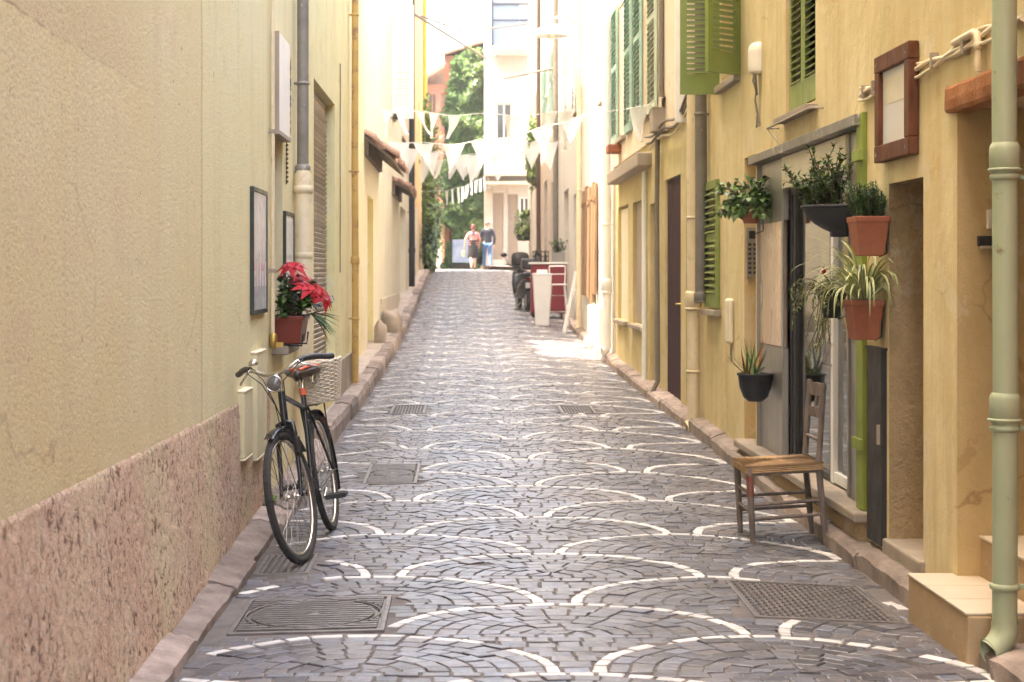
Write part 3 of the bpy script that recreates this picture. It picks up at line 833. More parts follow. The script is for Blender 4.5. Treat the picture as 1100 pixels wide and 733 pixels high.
for a, b in ((6.165,6.43),(6.437,6.71),(6.717,6.985)): mb.box(1.95, 2.25, a, b, .163, .174)
mb.build('tread', M['tile'], st, .003)
mb = MB(); mb.box(2.25, 2.77, 6.024, 6.916, .163, .34); r2 = mb.build('upper_step', M['stepside'], HO, .008)
mb = MB(); mb.box(2.242, 2.77, 6.027, 6.913, .341, .352); mb.build('tread', M['tile'], r2, .003)
# blind niche: door at its back, rough reveal, stone base
panel_door(HO, XR, 1, 7.432, 8.028, .19, 1.948, M['brown_door'], .40, handle=False)
mb = MB(); mb.box(2.12, 2.62, 7.40, 8.06, .02, .15); mb.build('threshold', M['stone'], HO, .012)
mb = MB(); mb.box(XR-.03, XR+.02, 8.075, 8.36, .10, 1.1); mb.box(XR-.034, XR+.02, 8.06, 8.38, 1.1, 1.115)
ut = mb.build('meter_door', M['dkmetal'], HO, .003)
mb = MB(); mb.box(XR-.045, XR-.028, 8.09, 8.115, .62, .72); mb.build('latch', M['stone'], ut)
# shopfront
SX = XR+.03
sf = MB(); sf.box(XR-.055, XR+.05, 8.52, 11.74, 2.295, 2.355); sf.build('shop_beam', M['zinc'], HO, .004)
sf = MB(); sf.box(SX, SX+.03, 8.622, 9.0, .225, 2.29); sf.box(SX-.012, SX, 8.63, 8.66, .23, 2.29); sf.box(SX-.012, SX, 8.965, 8.995, .23, 2.29); sf.build('side_panel', M['alu'], HO, .002)
sf = MB(); sf.box(SX, SX+.03, 10.82, 11.678, 1.86, 2.29); sf.box(SX, SX+.03, 10.82, 11.678, .225, .98); sf.box(SX-.012, SX, 10.82, 10.87, .225, 2.29); sf.build('side_panel', M['alu'], HO, .002)
sf = MB(); sf.box(SX-.004, SX+.028, 10.875, 11.676, .985, 1.855); sf.build('marble_panel', M['marble'], HO, .002)
sf = MB(); sf.box(XR+.01, XR+.13, 9.002, 10.815, 2.07, 2.288); sf.build('blind_box', M['cream_paint'], HO, .006)
# glazed doors: slim metal posts, clear panes
GX = XR+.10
fr = MB()
for y, w in ((10.79,.05),(10.68,.05),(9.62,.05)): fr.box(GX-.03, GX+.03, y-w/2, y+w/2, .23, 2.07)
for z in (.25, 2.05): fr.box(GX-.028, GX+.028, 9.62, 10.79, z-.02, z+.02)
gf = fr.build('door_frame', M['dkmetal'], HO, .003)
pn = MB(); pn.box(GX-.004, GX+.004, 9.645, 10.655, .27, 2.03); pn.build('pane', M['pane'], gf)
fr = MB()
for y, w in ((9.57,.07),(9.02,.05)): fr.box(GX-.035, GX+.03, y-w/2, y+w/2, .23, 2.07)
for z in (.27, 2.04): fr.box(GX-.03, GX+.028, 9.045, 9.535, z-.035, z+.03)
gf2 = fr.build('door', M['white_paint'], HO, .003)
pn = MB(); pn.box(GX-.004, GX+.004, 9.045, 9.535, .31, 2.0); pn.build('pane', M['pane'], gf2)
hb = MB(); hb.tube([(GX-.035,9.57,1.25),(GX-.08,9.57,1.24),(GX-.08,9.57,.95),(GX-.035,9.57,.94)], .010, 8); hb.build('handle', M['chrome'], gf2)
sl = MB(); sl.box(2.065, 2.36, 8.42, 12.2, .165, .222); sl.build('shop_sill', M['stone'], HO, .012)
bs = MB(); bs.box(2.10, 2.2, 8.45, 12.15, -.05, .163); bs.build('sill_base', M['ochre_rough'], HO)
# the shop room behind the glass
rm = MB()
x0, x1, ya, yb, za, zb = XR+.165, XR+3.2, 8.3, 12.6, .2, 2.75
rm.quad((x0,ya,za),(x1,ya,za),(x1,yb,za),(x0,yb,za)); rm.quad((x0,ya,zb),(x1,ya,zb),(x1,yb,zb),(x0,yb,zb))
rm.quad((x0,ya,za),(x1,ya,za),(x1,ya,zb),(x0,ya,zb)); rm.quad((x0,yb,za),(x1,yb,za),(x1,yb,zb),(x0,yb,zb)); rm.quad((x1,ya,za),(x1,yb,za),(x1,yb,zb),(x1,ya,zb))
rm.build('shop_room', M['taupe'], HO, recalc=False)
sh = MB()
for z in (.75, 1.25, 1.75): sh.box(x0+.5, x0+2.6, 12.1, 12.5, z, z+.03)
sh.box(x0+.5, x0+.53, 12.1, 12.5, .2, 2.1); sh.box(x0+2.57, x0+2.6, 12.1, 12.5, .2, 2.1)
shf = sh.build('shelf', M['cream_paint'], HO)
bx_ = MB()
for z in (.78, 1.28):
    x = x0+.58
    while x < x0+2.4:
        w = rs.uniform(.12,.3); bx_.box(x, x+w, 12.15, 12.4, z, z+rs.uniform(.14,.36)); x += w+rs.uniform(.03,.12)
bx_.build('goods', M['white_paint'], shf)
# lime green post at the near end of the shop
mb = MB(); mb.box(XR-.028, XR+.03, 8.47, 8.60, .225, 2.36); pg = mb.build('shutter_post', M['lime'], HO, .004)
for z in (.55, 1.45, 2.1): mb = MB(); mb.box(XR-.05, XR-.03, 8.43, 8.61, z, z+.06); mb.build('hinge', M['lime'], pg, .003)
# recess with the intercom
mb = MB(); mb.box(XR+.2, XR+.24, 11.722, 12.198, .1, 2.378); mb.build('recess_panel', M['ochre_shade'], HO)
# upper windows
def flat_shutters(parent, X, s, ya, yb, za, zb, m, lou=.045):
    w = (yb-ya)/2 - .012
    for y in (ya+.006, (ya+yb)/2+.006):
        shutter(parent, (X+s*.035, y, za), (0,1,0), (-s,0,0), w, zb-za, m, lou, bottom=.16)
flat_shutters(HO, XR, 1, 9.74, 10.60, 2.58, 4.36, M['green_sh'])
mb = MB(); mb.box(XR-.075, XR+.08, 9.66, 10.68, 2.50, 2.535); sil = mb.build('sill', M['stone'], HO, .006)
mb = MB(); mb.tube([(XR,10.86,2.49),(XR-.08,10.86,2.49),(XR-.08,9.5,2.49),(XR,9.5,2.49)], .008, 6); mb.tube([(XR-.08,10.86,2.49),(XR-.02,10.7,2.36)], .006, 6); mb.build('rail', M['taupe'], sil)
w = window(HO, XR, 1, 12.42, 13.26, 3.06, 4.9, .10, M['green_sh'], True, 2)
shutter(HO, (XR-.012,13.33,3.0), (-1,.0,0), (0,-1,0), .33, 1.95, M['green_sh'], .045, bottom=.17)
shutter(HO, (XR-.012,12.36,3.04), (-.72,-.60,0), (.60,-.72,0), .38, 1.95, M['green_sh'], .045, bottom=.17)
flat_shutters_y = shutter(HO, (XR-.02,13.36,1.2), (0,1,0), (-1,0,0), .66, 1.09, M['green_sh'], .05)
mb = MB(); mb.box(XR-.06, XR+.03, 13.3, 14.08, 1.13, 1.18); mb.build('sill', M['stone'], HO, .006)

# old yellow ground floor with peach upper floor
XO = XR+.02
oh = [(15.05,15.55,.12,2.42,.18,0),(15.95,17.2,.12,2.5,.16,0),(17.8,18.6,.2,2.3,.2,0),(19.05,20.5,.85,2.4,.16,0),(21.1,22.5,.85,2.42,.16,0)]
H2 = house('aged yellow house with a dark aubergine door, its peach upper floor with teal shutters', XO, 1, 14.55, 22.9, 6.9, [M['old_yellow']], oh)
panel_door(H2, XO, 1, 15.05, 15.55, .16, 2.42, M['brown_door'], .04, planks=3)
panel_door(H2, XO, 1, 15.95, 17.2, .18, 2.5, M['purple_door'], .04, planks=6)
panel_door(H2, XO, 1, 17.8, 18.6, .22, 2.3, M['taupe'], .06, planks=4)
for a, b in ((19.05,20.5),(21.1,22.5)):
    panel_door(H2, XO, 1, a, b, .85, 2.4, M['taupe'] if a < 20 else M['cream_paint'], .06, 'shutter', planks=2, handle=False)
    mb = MB(); mb.box(XO-.07, XO+.1, a-.06, b+.06, .79, .846); mb.build('sill', M['stone'], H2, .008)
uw = [(18.42,19.08,3.35,5.2,.12,0),(21.25,22.1,3.35,5.2,.12,0)]
mb = MB(); facade(mb, XO-.022, 1, 14.62, 22.88, 3.02, 6.85, uw, .02); mb.build('upper_wall', M['peach'], H2, recalc=False)
for a, b, c, d, e, f in uw: window(H2, XO-.022, 1, a, b, c, d, .10, M['white_paint'], True)
for y, u, m in ((17.62,1,'sage_sh'),(19.12,1,'teal_sh'),(20.3,1,'teal_sh'),(22.12,1,'teal_sh')):
    shutter(H2, (XO-.05,y,3.33), (0,u,0), (-1,0,0), .76, 1.95, M[m], .06)
mb = MB(); mb.box(XO-.17, XO+.02, 18.4, 22.4, 2.74, 2.90); mb.build('ledge', M['taupe'], H2, .015)
mb = MB(); mb.box(XO-.20, XO-.02, 21.8, 22.2, 3.16, 3.27); mb.build('flower_box', M['terra'], H2, .01)
mb = MB(); mb.box(XO-.14, XO-.024, 15.3, 15.345, 2.95, 4.9); ws = mb.build('shutter', M['white_paint'], H2, .004)
mb = MB(); mb.box(XO-.05, XO-.02, 15.285, 15.3, 3.1, 3.2); mb.build('hinge', M['black'], ws)
mb = MB(); mb.box(XO-.05, XO-.02, 15.285, 15.3, 4.4, 4.5); mb.build('hinge', M['black'], ws)

# bleached house with brown planks, then grey and white ones up the street
H3h = [(23.3,24.4,.25,2.6,.2,0),(27.0,27.3,1.4,2.5,.16,0),(24.2,25.1,4.2,6.0,.15,0)]
H3 = house('white house beside the leaning boards, brown plank shutters on its ground floor', XR, 1, 22.9, 28.6, 8.2, [M['white_r']], H3h)
panel_door(H3, XR, 1, 23.3, 24.4, .35, 2.6, M['cream_paint'], .15); window(H3, XR, 1, 24.2, 25.1, 4.2, 6.0, .1)
for y, w, z0, z1 in ((25.5,.40,1.15,2.95),(26.0,.42,1.0,3.0),(26.7,.5,1.05,2.95),(27.4,.42,1.1,3.0),(28.0,.4,1.1,2.95)):
    mb = MB(); mb.obox((XR-.045, y+w/2, (z0+z1)/2), (.02,0,0), (.0,w/2,0), (.01,.0,(z1-z0)/2)); mb.box(XR-.075, XR-.064, y+.04, y+w-.04, z0+.2, z0+.28); mb.box(XR-.075, XR-.064, y+.04, y+w-.04, z1-.3, z1-.22)
    mb.build('plank_shutter', M['orange_wood'], H3, .004)
mb = MB(); mb.box(XR-.07, XR+.02, 24.7, 26.9, .2, .95); mb.build('plinth', M['beige'], H3, .006)
def row_house(label, y0, y1, top, mw, doors, wins, md, ms, shut, X=XR):
    hs = [(a, b, gz(a)+.1, gz(a)+zt, .2, 0) for a, b, zt in doors] + [(a, b, c, d, .15, 0) for a, b, c, d in wins]
    h = house(label, X, 1, y0, y1, top, [mw], hs, z0=-.5)
    for a, b, zt in doors: panel_door(h, X, 1, a, b, gz(a)+.12, gz(a)+zt, md, .16, planks=4)
    for a, b, c, d in wins:
        window(h, X, 1, a, b, c, d, .1, M['white_paint'])
        if shut:
            w = (b-a)*.55
            shutter(h, (X-.03,a-w-.03,c), (0,1,0), (-1,0,0), w, d-c, ms, .07); shutter(h, (X-.03,b+.03,c), (0,1,0), (-1,0,0), w, d-c, ms, .07)
    return h
H6 = row_house('cream white house behind the red cabinet, grey door on the street', 28.6, 36.5, 9.4, M['white_r'], [(30.2,31.4,2.6),(33.0,34.6,2.7)], [(29.8,30.8,4.6,6.4),(33.4,34.4,4.6,6.4)], M['taupe'], M['white_paint'], True)
H7 = row_house('greyish house with two tall grey doors, beyond the motor scooter', 36.5, 45.5, 11.2, M['greige'], [(38,39.6,2.9),(41.6,43.2,2.9)], [(38.2,39.2,5.2,7.0),(42,43,5.2,7.0)], M['taupe'], M['teal_sh'], True)
H8 = row_house('last white house of the right row before the bend', 45.5, 54.0, 10.8, M['white_r'], [(47,48.2,2.7),(51,52.2,2.7)], [(47,48,5.4,7.0),(51,52,5.4,7.0)], M['brick_red'], M['sage_sh'], True)

# ---- the end of the street
def end_house(label, x0, x1, y, z1, depth, mw, holes, name='house'):
    """house whose front faces down the street"""
    h = thing(name, label, 'house', ((x0+x1)/2, y, gz(y)))
    mb = MB(); Xs = sorted(set([x0, x1]+[q[0] for q in holes]+[q[1] for q in holes])); Z = sorted(set([.5, z1]+[q[2] for q in holes]+[q[3] for q in holes]))
    for a, b in zip(Xs, Xs[1:]):
        for c, d in zip(Z, Z[1:]):
            if any(q[0] < (a+b)/2 < q[1] and q[2] < (c+d)/2 < q[3] for q in holes): continue
            mb.quad((a,y,c),(b,y,c),(b,y,d),(a,y,d))
    for a, b, c, d, k, kind in holes:
        K = y+.18
        mb.quad((a,y,c),(a,K,c),(a,K,d),(a,y,d)); mb.quad((b,y,c),(b,K,c),(b,K,d),(b,y,d)); mb.quad((a,y,c),(b,y,c),(b,K,c),(a,K,c)); mb.quad((a,y,d),(b,y,d),(b,K,d),(a,K,d))
    B = y+depth
    mb.quad((x0,y,.5),(x0,B,.5),(x0,B,z1),(x0,y,z1)); mb.quad((x1,y,.5),(x1,B,.5),(x1,B,z1),(x1,y,z1)); mb.quad((x0,B,.5),(x1,B,.5),(x1,B,z1),(x0,B,z1)); mb.quad((x0,y,z1),(x1,y,z1),(x1,B,z1),(x0,B,z1))
    mb.build('wall', mw, h, recalc=False)
    for a, b, c, d, k, kind in holes:
        g = MB(); g.box(a+.002, b-.002, y+.12, y+.16, c, d-.002)
        if kind == 'door':
            for i in range(3): g.box(a+.02+(b-a-.04)*i/3+.01, a+.02+(b-a-.04)*(i+1)/3-.01, y+.105, y+.12, c+.05, d-.05)
            g.build('door', k, h)
        else:
            wn = g.build('window', M['winglass'], h)
            f = MB(); f.box(a+.003, a+.07, y+.08, y+.118, c, d); f.box(b-.07, b-.003, y+.08, y+.118, c, d); f.box(a+.07, b-.07, y+.08, y+.118, c, c+.07); f.box(a+.07, b-.07, y+.08, y+.118, d-.07, d); f.box((a+b)/2-.03, (a+b)/2+.03, y+.082, y+.116, c+.07, d-.07)
            f.build('frame', k, wn)
    return h
HC = end_house('white house with a beige ground floor and small canopy closing the street on the right', .72, 2.6, 60.5, 12.6, 6, M['white_r'],
     [(1.05,1.45,2.0,4.55,M['taupe'],'door'), (1.62,2.0,1.75,4.5,M['taupe'],'door'), (1.15,1.8,6.2,8.0,M['white_paint'],'window'), (2.05,2.45,3.2,4.4,M['white_paint'],'window')])
mb = MB(); mb.box(.70, 2.62, 60.47, 60.6, .6, 3.6)
mb = MB(); mb.box(.74, 1.04, 60.46, 60.498, 1.6, 4.7); mb.box(1.46, 1.61, 60.46, 60.498, 1.6, 4.7); mb.box(2.01, 2.6, 60.46, 60.498, 1.6, 3.1); mb.build('ground_floor_facing', M['greige'], HC)
mb = MB(); mb.box(.7, 2.6, 59.75, 60.5, 4.82, 4.95); mb.box(.7, 2.6, 59.7, 60.5, 5.15, 5.27); mb.build('canopy', M['beige'], HC, .02)
mb = MB(); mb.box(.98, 2.5, 58.9, 60.5, 9.8, 9.95); bal = mb.build('balcony', M['white_paint'], HC, .02)
mb = MB()
for x in (1.0, 2.48): mb.bar((x,58.92,9.95),(x,58.92,12.0), .07, .07)
mb.bar((1.0,58.92,11.5),(2.48,58.92,11.5), .07, .07); mb.bar((1.0,58.92,10.9),(2.48,58.92,10.9), .05, .05)
mb.build('railing', M['dkmetal'], bal)
mb = MB(); mb.box(1.03, 2.0, 58.93, 58.97, 9.97, 11.9); mb.box(2.02, 2.46, 58.93, 58.97, 9.97, 11.0); mb.build('screen', mat('pale_blue_screen', (.16,.22,.34), .35, None, .1, 2), bal)
roofc = MB(); roofc.add([(.5,59.6,12.62),(2.9,59.6,12.62),(2.9,66.8,14.0),(.5,66.8,14.0),(.5,59.6,12.75),(2.9,59.6,12.75),(2.9,66.8,14.13),(.5,66.8,14.13)], [(0,3,2,1),(4,5,6,7),(0,1,5,4),(1,2,6,5),(2,3,7,6),(3,0,4,7)])
roofc.build('roof', M['rooftile'], HC)
HI = end_house('tall house front wrapped in climbing ivy at the end of the street', -.82, .70, 62.0, 10.0, 7, M['brick_red'], [(-.35,.2,7.0,8.6,M['white_paint'],'window')])
rr = MB(); rr.add([(-.85,61.9,10.0),(.72,61.9,10.5),(.72,69.2,10.5),(-.85,69.2,10.0),(-.85,61.9,10.1),(.72,61.9,10.6),(.72,69.2,10.6),(-.85,69.2,10.1)], [(0,3,2,1),(4,5,6,7),(0,1,5,4),(1,2,6,5),(2,3,7,6),(3,0,4,7)])
rr.build('roof', M['rooftile'], HI)
HB = end_house('russet house with grey shutters beyond the ivy, seen above the bend', -2.0, -.85, 74, 10.3, 8, M['brick_red'], [(-1.75,-1.35,8.0,9.9,M['brick_red'],'window'),(-1.15,-.92,8.0,9.9,M['brick_red'],'window')])
rr = MB(); rr.add([(-2.3,73.3,10.2),(-.2,73.3,11.5),(-.2,82.4,11.5),(-2.3,82.4,10.2),(-2.3,73.3,10.35),(-.2,73.3,11.65),(-.2,82.4,11.65),(-2.3,82.4,10.35)], [(0,3,2,1),(4,5,6,7),(0,1,5,4),(1,2,6,5),(2,3,7,6),(3,0,4,7)])
rr.build('roof', M['rooftile'], HB)
HD = end_house('pale cream house far behind, left of the russet one', -5.5, -2.05, 80, 9.6, 8, M['paleyellow'], [(-2.9,-2.3,7.5,9.8,M['white_paint'],'window'),(-2.9,-2.3,3.5,6.0,M['white_paint'],'window')])
rr = MB(); rr.add([(-6,79.3,9.2),(-1.7,79.3,10.4),(-1.7,88.4,10.4),(-6,88.4,9.2),(-6,79.3,9.4),(-1.7,79.3,10.6),(-1.7,88.4,10.6),(-6,88.4,9.4)], [(0,3,2,1),(4,5,6,7),(0,1,5,4),(1,2,6,5),(2,3,7,6),(3,0,4,7)])
rr.build('roof', M['rooftile'], HD)
house('unseen tall sand coloured house added around the left corner to shade the ivy', -3.2, -1, 58.0, 64.0, 13.6, [M['beige']], [])  # out of view, added to throw shade on the ivy front
# ------------------------------------------------------------------ drainpipes and things fixed to the walls
def drainpipe(label, x, y, z0, z1, r, m, collars=(), brackets=(), wall=XR, shoe=None, m2=None, name='drainpipe'):
    t = thing(name, label, 'drainpipe', (x, y, z0))
    p = MB(); n = max(2, int((z1-z0)/.5))
    p.tube([(x+.002*sin(k), y+.002*cos(k*1.7), lerp(z0, z1, k/n)) for k in range(n+1)], r, 18)
    p.build('pipe', m, t)
    for z, h, k in collars:
        c = MB(); c.lathe((x,y,z), [(r,-.008),(r*k,0),(r*k,h-.012),(r*(k-.06),h),(r,h+.012)], 20)
        c.lathe((x,y,z), [(r*k+.001,h*.02),(r*k+.007,h*.05),(r*k+.007,h*.11),(r*k+.001,h*.14)], 20)
        c.build('collar', m2 or m, t)
    for z in brackets:
        b = MB(); b.lathe((x,y,z), [(r+.001,-.013),(r+.009,-.008),(r+.009,.008),(r+.001,.013)], 18); b.box(*sorted((x, wall)), y-.009, y+.009, z-.009, z+.009)
        b.build('bracket', m2 or m, t)
    if shoe:
        s = MB(); d = V(shoe)
        s.tube([(x,y,z0+.005),(x,y,z0-.03),V((x,y,z0-.06))+d*.014,V((x,y,z0-.085))+d*.04,V((x,y,z0-.095))+d*.066], [r*1.08]*5, 16, cap=False)
        e = V((x,y,z0-.095))+d*.066
        s.tube([e-d*.008, e+d*.008], [r*1.17, r*1.17], 16, cap=False)
        s.tube([e+d*.008, e-d*.02], [r*1.165, r*.9], 16, cap=False)
        s.build('shoe', m2 or m, t)
    return t
dp = drainpipe('sage green drainpipe at the right edge, with two collars and a shoe on the kerb', 2.062, 6.05, .16, 5.5, .047, M['pipe_green'],
          [(1.885,.10,1.22),(.93,.10,1.22)], (1.865,.30,.905), XR, (-.95,-.25,-.2))
drainpipe('slim dark grey drainpipe beside the aubergine door, upper length', 2.08, 13.98, 1.24, 5.5, .052, M['pipe_grey'], [(1.24,.08,1.2)], (2.9,), XR)
drainpipe('cream drainpipe beside the dark grey one, turning onto the kerb', 2.075, 14.42, .18, 5.5, .056, M['pipe_cream'], [(1.16,.16,1.35)], (.6,2.0,3.2), XR, (-.95,-.2,0))
drainpipe('bleached white drainpipe between the white house and the aged yellow one', 2.05, 23.0, .45, 6.8, .065, M['white_paint'], [(1.2,.2,1.25)], (2.2,), XR, (-.95,-.2,0))
drainpipe('grey drainpipe on the left wall with a thick cream foot, behind the flower pot', -1.205, 11.72, 2.26, 13.0, .043, M['zinc'], [(2.24,.05,1.35)], (2.9,4.2), XL)
mb = MB(); mb.tube([(-1.195,11.66,.12),(-1.195,11.66,2.2),(-1.195,11.66,2.25)], [.068,.064,.05], 16); mb.lathe((-1.195,11.66,2.08), [(.064,0),(.075,.01),(.075,.05),(.064,.06)], 16); mb.lathe((-1.195,11.66,1.6), [(.064,0),(.071,.01),(.071,.04),(.064,.05)], 16)
tag(mb.build('pipe_foot', M['pipe_cream']), 'thick cream cast pipe foot below the grey drainpipe on the left wall', 'drainpipe')
drainpipe('ochre orange peeling drainpipe running down the left row of houses', -1.20, 17.2, .30, 13, .038, M['pipe_orange'], [(1.6,.07,1.25)], (1.0,2.6,4.3), XF)
drainpipe('dark grey drainpipe beside the white plank door on the left', -1.33, 39.3, 1.15, 12, .075, M['dkmetal'], [(2.0,.1,1.2)], (3.0,5.0), XF)
drainpipe('bright yellow drainpipe at the far corner of the orange house', -1.38, 54.2, 1.7, 12, .07, M['pipe_yellow'], [(4.6,.12,1.3)], (3.2,7.0), XF)

drainpipe('dark green drainpipe on the far greyish house, behind the scooter', 2.06, 44.6, 1.2, 11, .06, M['brown_door'], (), (3,6), XR)
drainpipe('thin grey drainpipe between the cream white house and the greyish one', 2.07, 36.3, .9, 9.4, .06, M['pipe_grey'], (), (3,6), XR)
drainpipe('thin grey drainpipe at the near edge of the cream white house, above the planks', 2.07, 28.8, .5, 8.2, .05, M['pipe_cream'], (), (3,6), XR)
# gas riser with a yellow tap, left wall
t = thing('gas_pipe', 'thin cream gas riser with a yellow tap, left of the red flower pot', 'pipe', (-1.25, 10.25, 1.1))
mb = MB(); mb.tube([(-1.245,10.22,z) for z in (1.02,2,3,4.5,6)], .014, 10); mb.build('riser', M['pipe_cream'], t)
mb = MB(); mb.lathe((-1.24,10.22,1.06), [(.02,-.05),(.028,-.03),(.028,.03),(.02,.05)], 10); mb.box(-1.235,-1.175,10.2,10.235,1.02,1.05); mb.build('tap', M['brass'], t)
for z in (1.5, 2.4):
    mb = MB(); mb.box(-1.27,-1.225,10.205,10.235,z,z+.025); mb.build('clip', M['stone'], t)
# cream strips covering pipes low on the wall
for (y0, y1, za, zb, lab) in ((8.82,9.15,.46,.83,'shorter cream cover strip low on the left wall, nearer the camera'),(9.35,9.8,.40,1.02,'taller cream cover strip low on the left wall, nearer the flower pot')):
    t = thing('cover_strip', lab, 'pipe cover', (XL, y0, za))
    mb = MB(); mb.box(XL-.01, XL+.04, y0, y1, za, zb); mb.build('cover', M['paleyellow'], t, .006)
    for zq in (zb, za-.012): mb = MB(); mb.box(XL-.01, XL+.044, y0-.004, y1+.004, zq, zq+.010); mb.build('cap', M['cream_paint'], t, .003)

# two framed prints on the left wall
def poster(lab, y0, y1, z0, z1, mp):
    t = thing('framed_print', lab, 'framed print', (XL, (y0+y1)/2, z0))
    X = XL; mb = MB(); b = .028; k = .024
    mb.box(X, X+k, y0, y1, z0, z0+b); mb.box(X, X+k, y0, y1, z1-b, z1); mb.box(X, X+k, y0, y0+b, z0+b, z1-b); mb.box(X, X+k, y1-b, y1, z0+b, z1-b)
    mb.build('frame', M['poster_frame'], t, .003)
    mb = MB(); mb.box(X+.002, X+.018, y0+b, y1-b, z0+b, z1-b); mb.build('print', mp, t)
    mb = MB(); h = z1-z0
    for k in range(5):
        yy = lerp(y0+.08, y1-.08, k/4); mb.box(X+.0185, X+.0195, yy-.03, yy+.03, z0+h*.22, z0+h*(.34+.08*((k*7) % 3)))
    mb.build('picture', M['paper'], t)
poster('dark green framed print on the left wall, larger and nearer the camera', 9.32, 9.98, 1.25, 2.01, M['paper_g'])
poster('narrow dark green framed print just behind the red flowers', 11.0, 11.55, .98, 1.93, M['paper_g'])
# white board with rosettes above the window recess
t = thing('wall_board', 'white board fixed above the window recess on the left wall', 'sign board', (XL, 10.8, 2.5))
mb = MB(); mb.box(XL, XL+.05, 10.35, 11.0, 2.43, 3.08); mb.build('board', M['white_paint'], t, .004)
mb = MB(); mb.box(XL+.0, XL+.052, 10.34, 10.36, 2.43, 3.08); mb.box(XL, XL+.056, 10.34, 11.01, 2.405, 2.432); mb.build('edge', M['taupe'], t)
t = thing('rosette_chain', 'hanging chain of yellow and dark dried flowers beside the white board', 'garland', (XL+.02, 11.1, 3.0))
rr_ = random.Random(3)
for nm, m, zz in (('yellow_flower', M['brass'], [2.98,2.9,2.62,2.56,2.5]), ('dark_flower', M['stem'], [2.94,2.84,2.8,2.72,2.68])):
    mb = MB()
    for z in zz:
        for k in range(7):
            a = 2*pi*k/7+rr_.random(); mb.leaf((XL+.03,11.12,z), (.35,cos(a),sin(a)), (1,0,0), .055, .03)
    mb.build(nm, m, t, recalc=False)
mb = MB(); mb.tube([(XL+.012,11.12,3.08),(XL+.014,11.12,2.6),(XL+.012,11.12,2.12)], .005, 6)
for k in range(12): mb.ball((XL+.016,11.12,2.14+k*.032), .011, n=6, k=4)
mb.build('string', M['stem'], t)

# wooden frame on the right wall
t = thing('picture_frame', 'thick reddish wooden frame with a faded print on the ochre wall', 'picture frame', (XR, 7.8, 2.06))
y0, y1, z0, z1, b = 7.49, 8.12, 2.06, 2.60, .085
mb = MB(); X0, X1 = XR-.055, XR-.004
mb.box(X0, X1, y0, y1, z0, z0+b); mb.box(X0, X1, y0, y1, z1-b, z1); mb.box(X0+.002, X1, y0+.001, y0+b, z0+b, z1-b); mb.box(X0+.002, X1, y1-b, y1-.001, z0+b, z1-b)
mb.build('frame', M['wood'], t, .006)
mb = MB(); mb.box(XR-.03, XR-.012, y0+b, y1-b, z0+b, z1-b); mb.build('print', M['paper'], t)
mb = MB(); mb.box(XR-.0315, XR-.0302, y0+b+.06, y1-b-.05, z0+b+.2, z1-b-.04); mb.build('picture', mat('pale_print_field', (.62,.55,.42), .35, (.70,.62,.48), .1, 4), t)
mb = MB()
for y in (y0+.045, y1-.045):
    for z in (z0+.042, z1-.042): mb.lathe((X0-.0005,y,z), [(.0,-.004),(.009,-.003),(.010,.002)], 8, M=Matrix.Rotation(-pi/2,3,'Y'))
mb.build('screw', M['alu'], t)

# cables and an elbow pipe along the right wall
t = thing('cable_run', 'bundle of painted cables running along the ochre wall beside the wooden frame', 'cable', (XR, 7.2, 2.47))
for k, (dz, dx, r) in enumerate(((0,.016,.012),(.022,.014,.008),(-.016,.02,.009))):
    mb = MB(); pts = []
    for i in range(30):
        y = lerp(8.55, 6.05, i/29); pts.append((XR-dx-.004*sin(i*1.3+k), y, 2.455+.045*(1-i/29)*0+dz+.018*sin(i*.55+k*1.9)+.02*sstep((7.3-y)/.8)))
    mb.tube(pts, r, 8); mb.build('cable', M['pipe_cream'], t)
mb = MB(); mb.tube([(XR-.02,6.9,2.50),(XR-.026,6.62,2.505),(XR-.03,6.56,2.49),(XR-.03,6.54,2.45),(XR-.03,6.54,2.33)], .016, 10); mb.lathe((XR-.03,6.54,2.42), [(.016,0),(.021,.004),(.021,.03),(.016,.034)], 10); mb.build('elbow_pipe', M['pipe_cream'], t)
for y in (8.45,8.25,7.2,6.75): mb = MB(); mb.box(XR-.035, XR, y-.012, y+.012, 2.43, 2.50); mb.build('clip', M['stone'], t)
# old service cables on the aged house
t = thing('cable_run', 'grey service cables with a junction box slanting over the aged yellow house', 'cable', (XO, 15.5, 3.0))
for k in range(3):
    mb = MB(); mb.tube([(XO-.05-.02*k, lerp(14.7,18.3,i/14), 2.95+.05*k+.03*sin(i*.8+k)+.12*sstep((15.6-lerp(14.7,18.3,i/14))/.9)) for i in range(15)], .014, 7); mb.build('cable', M['cable'] if k else M['pipe_cream'], t)
mb = MB(); mb.box(XO-.16, XO, 17.0, 17.3, 3.02, 3.28); mb.add([(XO-.17,16.95,3.28),(XO-.17,17.35,3.28),(XO,17.35,3.42),(XO,16.95,3.42)], [(0,1,2,3)]); mb.build('junction_box', M['taupe'], t, .006)
mb = MB(); mb.tube([(XO-.05,17.1,3.4),(XO-.05,17.1,5),(XO-.05,17.1,7)], .03, 8); mb.tube([(XO-.05,17.45,3.1),(XO-.06,17.45,2.2),(XO-.05,17.45,.3),(XO-.14,17.42,.13)], .028, 8); mb.build('conduit', M['cable'], t)
mb = MB(); mb.tube([(XO-.04,18.85,.2),(XO-.04,18.85,1.5),(XO-.04,18.85,2.7)], .03, 8); mb.build('riser', M['white_paint'], t)

